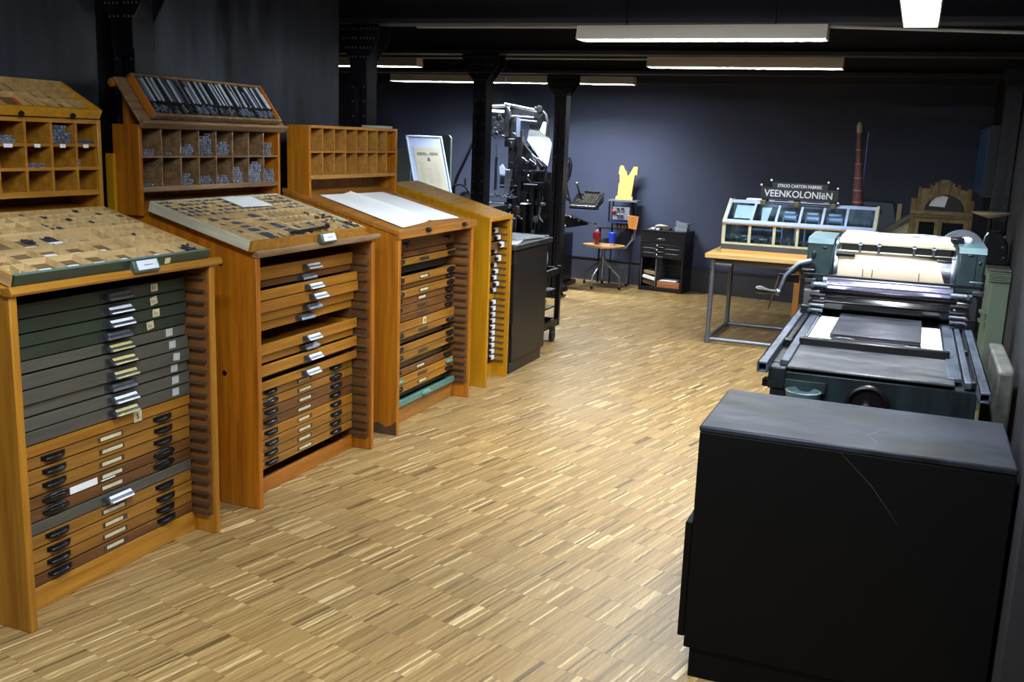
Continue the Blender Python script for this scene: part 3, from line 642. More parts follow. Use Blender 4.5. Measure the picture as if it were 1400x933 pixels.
for qi, (a, c, dens, br) in enumerate(((.015, .075, 3, 1), (.082, .142, 4, .6), (.148, .206, 4, .3), (.215, .258, 4, .3), (.265, .305, 3, .3), (.32, .397, 5, .7), (.405, .477, 5, .45), (.485, .557, 5, .4), (.565, .63, 3, .9), (.645, .697, 5, .9), (.705, .767, 5, .8), (.775, .837, 3, 1), (.845, .94, 4, 1))):
    for i in range(dens):
        u = a+(i+.5)*(c-a)/dens; w = (c-a)/dens*.6; L = .125 if random.random() < .8 else .09
        m = LEADB if random.random() < br*.7 else (LEADM if random.random() < .6 else LEADD)
        T = MM @ Matrix.Translation((u, .082+L/2+random.uniform(0, .003), .0172+random.uniform(0, .012))) @ Matrix.Rotation(random.uniform(-.05, .05), 4, 'Z')
        b = MB(); b.box(-w/2, w/2, -L/2, L/2, 0, .006); o = b.build('metal_strip', m, None, smooth=False); o.matrix_world = T; WM[o] = T
        o['label'] = 'metal strip in the %s upright compartment from the near end of the dark tilted case' % ['first', 'second', 'third', 'fourth', 'fifth', 'sixth', 'seventh', 'eighth', 'ninth', 'tenth', 'eleventh', 'twelfth', 'last'][qi]; o['category'] = 'metal strip'; o['group'] = 'metal strips in the tilted case on the second cabinet'
solo('type_blocks', sorts(MM, [(.016+.047*i, .016+.047*i+.04, .014, .07, random.choice([.3, 1, 1.4])) for i in range(19)], 4200, big=1.7, z=.0172), LEADM, 'small metal blocks along the bottom of the dark tilted case', 'metal type', kind='stuff')
# piles of blocks in the pigeonholes
def pile(y, z, w, h, label, dens=1.0, m=LEAD, x=-3.2, s=1.0):
    b = MB(); cols = max(1, int(w/(.014*s))); 
    for i in range(cols):
        for j in range(max(1, int(h*random.uniform(.55, 1.1)/(.013*s)))):
            if random.random() > dens: continue
            yy = y-w/2+(i+.5)*w/cols+random.uniform(-.002, .002); zz = z+j*.013*s
            r = random.random(); dx = random.uniform(0, .012)
            if r < .7: b.box(x-.03-dx, x-dx, yy-.006*s, yy+.006*s, zz, zz+.0125*s); b.box(x-dx, x-dx+.0008, yy-.003*s, yy+.003*s, zz+.004*s, zz+.009*s, 1)
            else: b.cyl((x-.03-dx, yy, zz+.0063*s), (x-dx, yy, zz+.0063*s), .006*s, 8)
    if b.v: solo('type_blocks', b, [m, LEADD], label, 'metal type', 'piles of metal blocks in the pigeonholes', kind='stuff', smooth=False)
row2 = [3.58+.128*i for i in range(8)]; nm = ['first', 'second', 'third', 'fourth', 'fifth', 'sixth', 'seventh', 'last']
for i, (w, h) in {0: (.07, .035), 1: (.05, .014), 2: (.08, .06), 3: (.1, .12), 4: (.1, .07), 7: (.04, .07)}.items():
    pile(row2[i], 1.566, w, h, 'metal blocks in the %s upper pigeonhole of the second cabinet' % nm[i])
for i, (w, h) in {0: (.05, .014), 2: (.07, .05), 3: (.1, .05), 4: (.1, .045), 5: (.07, .09), 6: (.11, .11), 7: (.09, .07)}.items():
    pile(row2[i], 1.428, w, h, 'metal blocks in the %s lower pigeonhole of the second cabinet' % nm[i])
for y, z, w, h, l in ((2.80, 1.615, .08, .04, 'three small grey blocks in the upper left pigeonhole of the nearest cabinet'), (3.055, 1.615, .1, .075, 'stacked grey metal blocks in the upper middle pigeonhole of the nearest cabinet'), (3.2, 1.615, .09, .022, 'low row of dark blocks in the upper end pigeonhole of the nearest cabinet'),
                      (2.93, 1.522, .08, .012, 'flat pale strip in the middle row pigeonhole of the nearest cabinet'), (3.145, 1.522, .03, .03, 'single grey block in the middle row end pigeonhole of the nearest cabinet')):
    pile(y, z, w, h, l, x=-3.175, s=1.1)
pile(4.99, 1.447, .02, .025, 'small metal blocks in a lower pigeonhole of the third cabinet', x=-3.195)

# sheets on the third desk
MD = desk_frame(0, 0)
def dsk(x, y): return (y, (XF-x)/(-V_.x)*1.0)
def sheet(pts, label, curl):
    P = [Vector((x, y, slopez(x)+.004)) for x, y in pts]; n = 12; vs = []; fs = []
    for i in range(n+1):
        a = P[0].lerp(P[1], i/n); c = P[3].lerp(P[2], i/n)
        for j in range(n+1):
            p = a.lerp(c, j/n); s = i/n; p.z += .0015+curl*max(0, (j/n-.7)/.3)**2*.014 + .002*math.sin(s*3)*(j/n); vs.append(p)
    m_ = (n+1); fs = [(i*m_+j, i*m_+j+1, (i+1)*m_+j+1, (i+1)*m_+j) for i in range(n) for j in range(n)]
    vs2 = [v-Vector((0, 0, .0014)) for v in vs]; k = len(vs); fs += [tuple(q+k for q in f)[::-1] for f in fs]
    b = MB(); b.add(vs+vs2, fs); solo('sheet_of_paper', b, PAPER, label, 'paper', 'white sheets on the third cabinet desk')
sheet([(-3.2, 4.955), (-2.63, 4.92), (-2.665, 5.335), (-3.19, 5.285)], 'large white sheet nearer the camera on the third desk', 1)
sheet([(-3.185, 5.312), (-2.67, 5.36), (-2.655, 5.72), (-3.175, 5.665)], 'large white sheet farther from the camera on the third desk', 0)
for y in (5.16, 5.66):
    pull_twin(c3, XF+.006, y, 1.16, .06)
b = MB(); b.box(-3.3, -3.2, 5.6, 5.82, 1.733, 1.748); solo('paper_stack', b, mat('worn_paper', (170, 168, 160), .8, var=.2), 'thin pale bundle lying on top of the third hutch', 'paper')
b = MB(); b.box(-3.28, -3.24, 5.88, 5.9, 1.34, 1.36)
# small strip of wood wedged between first and second cabinets
b = MB(); b.box(-3.36, -3.32, 3.475, 3.495, .9, 1.57); solo('wood_batten', b, WC4, 'thin yellow batten standing behind the second cabinet', 'batten')

# ================================================================== BLACK CABINET NEAR THE CAMERA
BOXS = mat('matt_black_lacquer', (7, 7, 8), .6, var=.3, vscale=2, spec=.12)
BOXT = mat('rubbed_black_top', (46, 53, 70), .46, spec=.3, rgb2=(6, 7, 10), vscale=3.4, stretch=(1, 2.2, 1), rvar=.16, bump=.08, bscale=30)
t = thing('black_cabinet', 'large matt black cabinet with a rubbed top, nearest the camera on the right', 'cabinet', (-.09, 3.21, 0))
b = MB(); b.box(-.533, .352, 2.952, 3.47, .105, .832); b.build('body', BOXS, t, bevel=.004)
b = MB(); b.box(-.535, .354, 2.95, 3.472, .832, .852); b.build('top_board', BOXT, t, bevel=.006)
b = MB(); b.box(-.514, .34, 2.964, 3.44, 0, .105); b.build('plinth', BOXS, t)
b = MB(); b.box(-.556, -.534, 2.955, 3.46, .14, .53); b.build('side_door', BOXS, t, bevel=.003)
b = MB(); b.prism([(-.118, .83), (-.1168, .83), (-.02, .742), (.064, .634), (.0635, .6338), (-.0215, .7415)], 'y', 2.9514, 2.952); b.build('scratch', mat('scratch_brown', (62, 52, 44), .7), t)
b = MB(); b.bar((-.02, 3.16, .8525), (-.05, 3.1, .8525), .003, .0006); b.bar((-.05, 3.1, .8525), (-.02, 3.03, .8525), .003, .0006); b.build('scratches', mat('scratch_pale', (92, 102, 122), .6), t)['kind'] = 'stuff'

# ================================================================== PROOF PRESS
TEAL = mat('hammered_teal', (42, 62, 64), .42, .15, rgb2=(18, 28, 30), vscale=6, bump=.5, bscale=90, rvar=.1)
PBK = mat('press_black', (12, 12, 15), .3, .1, var=.4, vscale=10)
TEALL = mat('pale_teal_edge', (88, 112, 118), .4, .1, var=.2, vscale=10)
BODY = mat('press_body_paint', (30, 44, 50), .42, .1, rgb2=(12, 17, 20), vscale=4, stretch=(3, 3, .8), rvar=.1)
RAIL = mat('worn_rail_steel', (96, 104, 120), .4, .3, rgb2=(48, 54, 66), vscale=6, stretch=(3, 1, 3), rvar=.12)
BED = mat('bed_steel', (122, 122, 126), .36, .45, rgb2=(58, 60, 66), vscale=5, stretch=(1, 2, 1), rvar=.12)
CREAMP = mat('cream_enamel', (184, 178, 148), .4, var=.15, vscale=6)
PR = thing('proof_press', 'large dark teal proof printing press with rollers, behind the black cabinet', 'printing press', (-.07, 4.7, 0))
def pp(name, mt, f, bev=.003, label=None):
    b = MB(); f(b); return b.build(name, mt, PR, bevel=bev, label=label)
pp('body', BODY, lambda b: (b.box(-.43, .29, 3.79, 5.9, .12, .872), b.box(-.44, -.375, 3.78, 5.9, .80, .885)), .006)
pp('foot', TEALL, lambda b: b.box(-.47, -.38, 3.82, 4.2, 0, .12), .01); pp('foot', TEALL, lambda b: b.box(.24, .33, 3.82, 4.2, 0, .12), .01)
pp('foot', TEALL, lambda b: b.box(-.47, -.38, 5.5, 5.9, 0, .12), .01); pp('foot', TEALL, lambda b: b.box(.24, .33, 5.5, 5.9, 0, .12), .01)
def tubebar(b, x0, x1, y0, y1, z0, z1):
    b.box(x0, x1, y0, y1, z1-.008, z1); b.box(x0, x1, y0, y1, z0, z0+.008); b.box(x0, x0+.008, y0, y1, z0, z1); b.box(x1-.008, x1, y0, y1, z0, z1)
pp('outer_rail', RAIL, lambda b: tubebar(b, -.478, -.437, 3.735, 5.30, .868, .908), .002)
pp('inner_rail', RAIL, lambda b: b.box(-.405, -.372, 3.83, 5.28, .885, .905))
pp('rail_channel', BLKM, lambda b: b.box(-.437, -.405, 3.86, 5.28, .872, .888))
pp('rack_bar', BLKM, lambda b: (b.box(-.432, -.41, 4.22, 5.28, .888, .912), b.box(-.436, -.406, 4.19, 4.25, .884, .918)))
pp('outer_rail', RAIL, lambda b: tubebar(b, .283, .325, 3.66, 5.24, .865, .903), .002)
pp('middle_rail', RAIL, lambda b: b.box(.245, .268, 3.80, 5.24, .878, .903)); pp('rail_channel', BLK, lambda b: b.box(.268, .283, 3.82, 5.24, .87, .884))
pp('inner_rail', RAIL, lambda b: b.box(.19, .238, 3.86, 5.30, .885, .901)); 
pp('rail_stop', BLK, lambda b: (b.box(.266, .286, 3.80, 3.86, .88, .906), b.box(.266, .285, 4.42, 4.48, .88, .906), b.box(.22, .24, 5.1, 5.16, .895, .91)))
pp('front_tray', BED, lambda b: b.box(-.372, .213, 3.775, 4.235, .885, .895), .003)
pp('bed_lip', PBK, lambda b: b.box(-.378, .205, 4.235, 4.275, .882, .925), .004)
pp('bed', BLKM, lambda b: b.box(-.368, .19, 4.275, 5.3, .872, .890))
pp('bed_edge', STEEL, lambda b: b.box(.182, .19, 4.275, 5.2, .889, .906), .001)
pp('bed_edge', DSTEEL, lambda b: b.box(-.371, -.364, 4.275, 5.2, .889, .906), .001)
pp('front_bracket', TEAL, lambda b: (b.box(-.375, -.225, 3.772, 3.79, .80, .845)), .003)
pp('oil_cup', TEALL, lambda b: b.lathe((-.30, 3.725, .76), [(.054, 0), (.06, .02), (.064, .05), (.066, .058), (.058, .06), (.05, .045), (.02, .04)], 24), 0)
def wheel(b, c, R, r, ax='y', n=28, m=0):
    pts = [(c[0]+R*math.cos(a), c[1], c[2]+R*math.sin(a)) for a in [2*math.pi*i/n for i in range(n)]]; b.tube(pts, r, 8, closed=True, m=m)
HW = mat('dark_red_wheel', (22, 15, 19), .35, .2, var=.3)
pp('handwheel', HW, lambda b: (wheel(b, (-.075, 3.745, .785), .068, .010), b.lathe((-.075, 3.75, .785), [(.06, 0), (.06, .006), (.02, .01)], 24, 'y'), b.lathe((-.075, 3.70, .785), [(.004, 0), (.018, .006), (.02, .05)], 14, 'y')), 0)
pp('wheel_nut', STEEL, lambda b: b.lathe((-.075, 3.692, .785), [(.002, 0), (.009, .002), (.01, .012)], 8, 'y'), 0)
pp('side_bolt', BLKM, lambda b: b.box(-.462, -.43, 3.80, 3.84, .80, .83))
# forme on the bed: a wide wood block between white sheets
b = MB(); b.box(-.36, -.255, 4.30, 5.06, .9065-.016, .893); solo('white_sheet', b, PAPER, 'white sheet on the press bed left of the dark printing block', 'paper')
b = MB(); b.box(.10, .18, 4.29, 5.0, .8905, .893); solo('white_sheet', b, PAPER, 'white sheet on the press bed right of the dark printing block', 'paper')
b = MB(); T = Matrix.Translation((-.085, 4.70, .8935)) @ Matrix.Rotation(-.012, 4, 'Z'); b.box(-.185, .185, -.235, .36, 0, .022, T=T)
blk = solo('printing_block', b, mat('engraved_block', (64, 66, 74), .34, rgb2=(24, 26, 30), vscale=7, stretch=(1, 2.4, 1), bump=.5, bscale=28, rvar=.14), 'wide dark engraved printing block lying on the press bed', 'printing block', bevel=.002)
b = MB()
for i in range(22):
    a = i*.55; b.tube([(-.06+.05*math.cos(a+k*.4)*(.3+i*.03), 4.62+.05*math.sin(a+k*.4)*(.3+i*.03), .9158) for k in range(4)], .0008, 4)
solo('engraving', b, mat('engraving_line', (90, 94, 104), .5, .3), 'fine swirling line engraving on the dark printing block', 'engraving', kind='stuff')
STK = mat('black_furniture', (26, 27, 31), .35, .3, var=.3)
for i, (y, x0, x1, h) in enumerate(((4.435, -.262, .098, .014), (4.412, -.262, .05, .012), (4.39, -.25, .10, .013), (4.366, -.255, .06, .012), (4.340, -.20, .105, .013), (4.31, -.235, .10, .012))):
    b = MB(); T = Matrix.Translation(((x0+x1)/2, y, .8936)) @ Matrix.Rotation(.006*((i % 3)-1), 4, 'Z'); b.box(-(x1-x0)/2, (x1-x0)/2, -.007, .007, 0, h, T=T)
    solo('spacing_bar', b, STK if i % 2 == 0 else BLKM, 'thin black spacing bar on the press bed, %s in front of the printing block' % ['first', 'second', 'third', 'fourth', 'fifth', 'sixth'][i], 'spacing bar', 'black spacing bars on the press bed')
b = MB()
for (cx, cy) in ((-.215, 4.40), (.055, 4.35)):
    for k in range(4): b.tube([(cx-.045+.03*k*.2, cy-.02+.006*k, .909), (cx-.01, cy+.005*math.sin(k*2), .9105+.001*k), (cx+.02+.008*k, cy+.012-.009*k, .912), (cx+.05, cy-.02+.009*k, .9095)], .0012, 5)
solo('page_cord', b, mat('wire_grey', (150, 156, 168), .35, .7), 'tangled grey wires lying across the black spacing bars', 'wire', kind='stuff')
# roller frames
for s, x0, x1, nm in ((-1, -.455, -.372, 'l'), (1, .243, .338, 'r')):
    pp('side_frame', PBK, lambda b: (b.prism([(5.02, .872), (5.05, 1.02), (5.14, 1.035), (5.72, 1.035), (5.8, .872)], 'x', x0, x1), b.box(x0, x1, 5.0, 5.06, .89, .95)), .006)
    xm = (x0+x1)/2; xi = x1+.012 if s < 0 else x0-.012
    for (y, z, r, L) in ((5.07, 1.045, .014, .05), (5.04, .965, .016, .045), (5.0, .93, .010, .03), (5.03, 1.0, .009, .04), (5.02, .90, .01, .02), (4.99, .955, .008, .05)):
        pp('adjusting_screw', PBK if y == 5.04 or y == 5.02 or y == 5.03 else DSTEEL, lambda b: (b.cyl((xm-s*L*.1, y, z), (xi-s*L*.3, y, z), r, 12), b.cyl((xm, y-.03, z), (xm, y+.03, z), r*.7, 8)), 0)
pp('upper_roller', mat('lilac_roller_steel', (196, 192, 222), .16, .95, var=.1, vscale=3, stretch=(.5, 6, 6)), lambda b: b.cyl((-.352, 5.10, 1.048), (.226, 5.10, 1.048), .031, 32), .002)
pp('roller_sleeve', DSTEEL, lambda b: b.cyl((-.37, 5.125, 1.062), (.21, 5.125, 1.062), .022, 24), 0)
pp('roller_shaft', STEEL, lambda b: b.cyl((-.42, 5.10, 1.045), (.31, 5.10, 1.045), .012, 12), 0)
pp('ink_roller', mat('ink_roller_rubber', (9, 9, 11), .13, 0, var=.2), lambda b: b.cyl((-.352, 5.08, .962), (.232, 5.08, .962), .038, 32), .002)
pp('ink_roller', MATS['ink_roller_rubber'], lambda b: b.cyl((-.352, 5.16, .925), (.232, 5.16, .925), .03, 28), .002)
pp('roller_journal', DSTEEL, lambda b: b.cyl((-.395, 5.08, .962), (-.352, 5.08, .962), .026, 18), 0); pp('roller_journal', DSTEEL, lambda b: b.cyl((.232, 5.08, .962), (.285, 5.08, .962), .026, 18), 0)
pp('cross_bar', PBK, lambda b: b.box(-.47, .36, 5.12, 5.15, 1.08, 1.092), .001)
pp('apron', BLK, lambda b: b.box(-.372, .243, 5.2, 5.24, .88, 1.0), 0)
# cylinder with packing sheet, end housings
CY, CZ, CR = 5.43, 1.10, .145
pp('cylinder', STEEL, lambda b: b.cyl((-.322, CY, CZ), (.222, CY, CZ), CR, 48), 0)
pp('cylinder_bearer', mat('brushed_ring', (150, 158, 172), .28, .95, var=.2, vscale=20), lambda b: b.lathe((-.342, CY, CZ), [(CR+.012, 0), (CR+.014, .006), (CR+.012, .022), (CR-.02, .023)], 48, 'x'), 0)
pp('cylinder_bearer', MATS['brushed_ring'], lambda b: b.lathe((.214, CY, CZ), [(CR-.02, 0), (CR+.012, .001), (CR+.014, .016), (CR+.012, .022)], 48, 'x'), 0)
for x0, x1 in ((-.47, -.345), (.238, .36)):
    zb = 1.035
    pp('end_housing', TEAL, lambda b: b.prism([(5.24, zb), (5.235, 1.235), (5.26, 1.26), (5.62, 1.262), (5.64, zb)], 'x', x0, x1), .01)
    pp('housing_edge', TEALL, lambda b: b.prism([(5.232, 1.234), (5.257, 1.262), (5.62, 1.266), (5.62, 1.259), (5.262, 1.256), (5.24, 1.232)], 'x', x0-.001, x1+.001), .001)
pp('oval_port', BLK, lambda b: b.ball((-.435, 5.236, 1.175), (.011, .004, .02), 12), 0); pp('oval_port', BLK, lambda b: b.ball((-.385, 5.236, 1.215), (.014, .004, .007), 12), 0)
pp('oval_port', BLK, lambda b: b.ball((.29, 5.236, 1.225), (.016, .004, .006), 12), 0); pp('oval_port', BLK, lambda b: b.ball((.335, 5.236, 1.19), (.009, .004, .009), 12), 0)
pp('housing_seam', BLK, lambda b: b.box(.316, .318, 5.233, 5.238, 1.06, 1.23), 0)
# tan sheet wrapped on the cylinder, right corner folded away
b = MB(); n = 22; R = CR+.0022; vs = []; fs = []
for i in range(n+1):
    th = math.radians(178-i*95/n)
    for j in range(2):
        xr = .210-.0052*i-(.012*(i-14) if i > 14 else 0)
        x = -.318 if j == 0 else xr
        vs.append((x, CY+R*math.cos(math.radians(212)-math.radians(i*118/n)), CZ+R*math.sin(math.radians(212)-math.radians(i*118/n))))
for i in range(n): fs.append((2*i, 2*i+1, 2*i+3, 2*i+2))
k = len(vs); vs2 = [(x, CY+(y-CY)*.993, CZ+(z-CZ)*.993) for x, y, z in vs]; fs += [tuple(q+k for q in f)[::-1] for f in fs]
for i in range(n): fs += [(2*i, 2*i+2, k+2*i+2, k+2*i), (2*i+1, k+2*i+1, k+2*i+3, 2*i+3)]
b.add(vs+vs2, fs)
solo('packing_sheet', b, mat('tan_paper', (218, 196, 172), .7, var=.1, vscale=3), 'tan packing sheet wrapped around the press cylinder', 'paper')
for x in (-.195, -.15, .07):
    pp('sheet_slit', BLK, lambda b: b.tube([(x, CY+(R+.001)*math.cos(math.radians(a)), CZ+(R+.001)*math.sin(math.radians(a))) for a in (204, 196, 188, 180, 173)], .002, 5), 0)
pp('gripper_bar', CREAMP, lambda b: (b.box(-.325, .222, 5.30, 5.34, 1.238, 1.252), b.box(-.325, .222, 5.296, 5.304, 1.196, 1.206)), .003)
pp('gripper_gap', BLK, lambda b: b.box(-.31, .205, 5.305, 5.34, 1.205, 1.236), 0)
for x in (-.22, -.13, .035, .125): pp('gripper', DSTEEL, lambda b: (b.box(x-.006, x+.006, 5.294, 5.305, 1.2, 1.25), b.cyl((x-.01, 5.298, 1.235), (x+.01, 5.298, 1.235), .007, 8)), .001)
pp('grip_shadow', BLK, lambda b: b.prism([(.02, 1.2), (.21, 1.205), (.21, 1.187), (.06, 1.196)], 'y', 5.292, 5.3), .0)  # black strip standing for the shadow over the sheet's sloping upper edge
pp('front_rod', BLKM, lambda b: b.cyl((-.33, 5.285, 1.185), (-.24, 5.285, 1.185), .011, 12), 0)
b = MB()
n = 16; vs = []
for i in range(n+1):
    y = 5.345+.42*i/n; z = 1.268+.004*math.sin(i*.9)-(.008 if i == 0 else 0)
    for j in range(9): vs.append((-.318+.525*j/8, y, z+.003*math.sin(j*1.3+i*.4)))
fs = [(i*9+j, i*9+j+1, (i+1)*9+j+1, (i+1)*9+j) for i in range(n) for j in range(8)]; k = len(vs)
b.add(vs+[(x, y, z-.006) for x, y, z in vs], fs+[tuple(q+k for q in f)[::-1] for f in fs]+[(j, k+j, k+j+1, j+1) for j in range(8)])
ps = solo('printed_sheet', b, mat('newsprint', (212, 218, 224), .75, rgb2=(160, 166, 172), vscale=9, stretch=(2, 6, 1)), 'printed white sheet lying on top of the press cylinder', 'paper')
b = MB()
for i in range(40):
    y = 5.38+.35*random.random(); x = random.uniform(-.28, .16); b.box(x, x+random.uniform(.01, .05), y, y+.006, 1.2755, 1.2762)
for_ = b.build('print', INK, ps); for_['kind'] = 'stuff'
pp('feed_board', CREAMP, lambda b: b.box(-.325, .215, 5.34, 5.85, 1.246, 1.262), .003)
pp('end_clamp', PBK, lambda b: (b.box(.205, .26, 5.42, 5.5, 1.262, 1.288), b.cyl((.20, 5.46, 1.28), (.262, 5.46, 1.28), .013, 12)), .003)
pp('oiler_cap', mat('white_enamel', (206, 210, 226), .25, var=.05), lambda b: b.lathe((.275, 5.50, 1.262), [(.03, 0), (.033, .012), (.03, .022), (.022, .03), (.008, .034)], 20), 0)
for x in (-.462, .315): pp('latch', DSTEEL, lambda b: (b.box(x, x+.05, 5.17, 5.23, 1.04, 1.06), b.box(x-.02, x+.04, 5.17, 5.19, 1.10, 1.108)), .002)
# crank handle on the left
pp('crank_arm', DSTEEL, lambda b: (b.tube([(-.44, 5.2, 1.148), (-.50, 5.2, 1.13), (-.56, 5.19, 1.065), (-.588, 5.18, .97)], .013, 10), b.ball((-.588, 5.18, .975), .019, 10)), 0)
pp('crank_hub', PBK, lambda b: (b.bar((-.46, 5.22, 1.13), (-.565, 5.21, 1.075), .03, .035), b.cyl((-.46, 5.2, 1.10), (-.46, 5.3, 1.10), .04, 16)), .004)
pp('crank_grip', PBK, lambda b: b.tube([(-.585, 5.18, .976), (-.63, 5.18, .975), (-.66, 5.18, .978), (-.685, 5.18, .98), (-.702, 5.18, .979), (-.708, 5.18, .979)], .01, 12, rs=[.011, .011, .017, .021, .016, .006]), 0)
pp('hook_rod', mat('rusty_rod', (96, 76, 62), .5, .5), lambda b: b.tube([(-.60, 5.24, 1.05), (-.61, 5.24, 1.0), (-.641, 5.24, .87)], .004, 6), 0)
pp('guard_plate', PBK, lambda b: b.box(-.605, -.50, 5.26, 5.275, 1.02, 1.062), .002)
pp('flywheel', mat('grey_flywheel', (120, 126, 138), .45, .3, var=.2), lambda b: b.lathe((.285, 6.1, 1.165), [(.085, 0), (.12, 0), (.124, .006), (.124, .034), (.12, .04), (.085, .04), (.085, 0)], 40, 'y'), 0)
pp('wheel_axle', BLKM, lambda b: (b.cyl((.285, 5.85, 1.165), (.285, 6.16, 1.165), .02, 14), b.box(.255, .315, 5.64, 5.9, .87, 1.18)), .002)
for a in range(4):
    pp('wheel_spoke', BLKM, lambda b: b.bar((.285, 6.12, 1.165), (.285+.09*math.cos(a*1.57+.4), 6.12, 1.165+.09*math.sin(a*1.57+.4)), .016, .012), 0)
pp('rear_post', BLKM, lambda b: b.box(-.44, -.36, 5.64, 5.85, .86, 1.1), .004)

# ================================================================== RIGHT WALL THINGS
CASTG = mat('grimy_grey_casting', (104, 104, 96), .55, .2, rgb2=(44, 44, 42), vscale=9, bump=.3, bscale=40)
b = MB(); b.prism([(3.93, 0), (3.99, .915), (4.03, .93), (4.55, .93), (4.56, 0)], 'x', .362, .42); t = solo('cast_plate', b, CASTG, 'grimy grey cast plate standing between the press and the right wall', 'metal plate', bevel=.01)
GRC = mat('sage_cabinet', (112, 128, 112), .45, var=.12, vscale=5)
t = thing('louvred_cabinet', 'slim sage green cabinet with a ribbed head behind the press', 'cabinet', (.59, 7.5, 0))
b = MB(); b.box(.545, .655, 7.21, 7.8, 0, .885); b.build('body', GRC, t, bevel=.004)
b = MB(); b.box(.512, .655, 7.19, 7.82, .955, .975); b.build('cap', MATS['grimy_grey_casting'], t, bevel=.004)
for i in range(5):
    b = MB(); b.box(.522, .655, 7.19, 7.81, .888+i*.0135, .898+i*.0135); b.build('rib', GRC, t, bevel=.002)
b = MB(); b.box(.53, .655, 7.2, 7.8, .885, .956); b.build('head', BLKM, t)
b = MB(); b.box(.50, .545, 7.26, 7.4, .60, .61); b.box(.50, .545, 7.26, 7.4, .66, .67); b.build('side_bracket', GRC, t)
t = thing('weighing_scale', 'dark weighing scale with a wide pale dish on the sage green cabinet', 'scale', (.54, 7.5, .975))
b = MB(); b.lathe((.507, 7.5, 1.285), [(.02, 0), (.03, .004), (.10, .022), (.122, .036), (.124, .04), (.12, .04), (.09, .026), (.02, .012)], 32); b.build('dish', mat('pale_dish', (172, 168, 152), .35, .3, var=.1), t)
b = MB(); b.cyl((.507, 7.5, 1.16), (.507, 7.5, 1.29), .012, 12); b.build('stem', BLKM, t)
b = MB(); b.prism([(.49, .975), (.64, .975), (.63, 1.12), (.58, 1.20), (.50, 1.20), (.485, 1.1)], 'y', 7.42, 7.62); b.build('body', BLKM, t, bevel=.01)
b = MB(); b.tube([(.476, 7.41, .985), (.476, 7.41, 1.12), (.485, 7.41, 1.17), (.50, 7.41, 1.19)], .008, 8); b.build('chrome_edge', STEEL, t)
for x, z in ((.60, 1.17), (.597, 1.1), (.61, 1.03)):
    b = MB(); b.cyl((x, 7.41, z), (x, 7.425, z), .009, 10); b.build('screw', STEEL, t)
t = thing('wall_box', 'dark wall box with a blue sheen coloured into its faintly glowing face, high on the right wall', 'wallbox', (.59, 9.85, 1.34))
b = MB(); b.box(.530, .655, 9.2, 10.5, 1.36, 1.95); b.build('case', mat('wall_box_case', (14, 15, 24), .4), t, bevel=.004)
b = MB(); b.box(.524, .531, 9.22, 10.48, 1.375, 1.935); b.build('face', mat('glowing_sheen_face', (50, 76, 114), .2, .3, var=.5, vscale=2.5, emit=.05), t)  # blue tint and added glow stand in for a reflected sheen; not a source

# ================================================================== GLASS MODEL CASE ON A PIPE TABLE
PIPE = mat('galvanised_pipe', (116, 120, 130), .4, .6, var=.2, vscale=12); BEECH = wood('beech_top', (216, 176, 112), (190, 148, 88), 'x', .45, .05)
t = thing('pipe_table', 'table with a pale wooden top on a galvanised pipe frame', 'table', (-.9, 9.0, 0))
b = MB(); b.box(-1.612, -.15, 8.52, 9.5, .752, .79); b.build('table_top', BEECH, t, bevel=.003)
def legp(x, y): b = MB(); b.cyl((x, y, 0), (x, y, .70), .021, 14); b.cyl((x, y, 0), (x, y, .06), .028, 14); b.cyl((x, y, .66), (x, y, .735), .028, 14); b.build('leg', PIPE, t)
for x, y in ((-1.545, 8.57), (-1.53, 9.45), (-.2, 8.57), (-.2, 9.45)): legp(x, y)
for p, q in (((-1.545, 8.57, .035), (-.2, 8.57, .035)), ((-1.53, 9.45, .035), (-.2, 9.45, .035)), ((-1.545, 8.57, .035), (-1.53, 9.45, .035)), ((-1.545, 8.57, .70), (-1.53, 9.45, .70)), ((-.2, 8.57, .035), (-.2, 9.45, .035))):
    b = MB(); b.cyl(p, q, .019, 12); b.build('rail', PIPE, t)
b = MB(); b.box(-1.545, -.2, 8.60, 8.62, .705, .752); b.build('apron', mat('steel_apron', (70, 70, 72), .5, .4), t)
b = MB(); b.cyl((-1.545, 8.57, .70), (-1.38, 8.57, .70), .018, 12); b.build('rail', PIPE, t)
b = MB(); b.box(-1.50, -.95, 9.40, 9.42, .60, .68); b.build('rear_board', wood('pale_board', (180, 160, 122), (150, 130, 96), 'x', .6), t)
b = MB(); b.box(-.875, -.825, 8.8, 8.85, 0, .752); b.build('wooden_leg', WC1, t, label='orange wooden leg')
CRP = mat('cream_glazing_bar', (190, 184, 150), .45, var=.2, vscale=12); BLUEW = mat('bluish_white_bar', (168, 182, 210), .35, .1, var=.15, vscale=6)
DKW = wood('dark_base_wood', (34, 26, 24), (20, 15, 14), 'x', .7, .1, 0); PINE = wood('pine_base', (210, 168, 100), (186, 140, 74), 'x', .5)
g = thing('glass_display_case', 'long glazed display case with sloping panes on the pipe table', 'display case', (-.88, 8.95, .79))
G0, G1, GF, GB = -1.505, -.262, 8.70, 9.22
b = MB(); b.box(G0, G1, GF-.03, GB+.02, .79, .825); b.build('pine_base', PINE, g, bevel=.002)
b = MB(); b.prism([(GF-.03, .825), (GF-.005, .868), (GB, .868), (GB+.02, .825)], 'x', G0-.004, G1+.004); b.build('plinth', DKW, g)
b = MB(); b.box(G0, G1, GF-.008, GF+.012, .868, .885); b.build('sill_bar', CRP, g)
posts = [G0+.01, -1.275, -1.068, -.875, -.69, -.50, G1-.01]
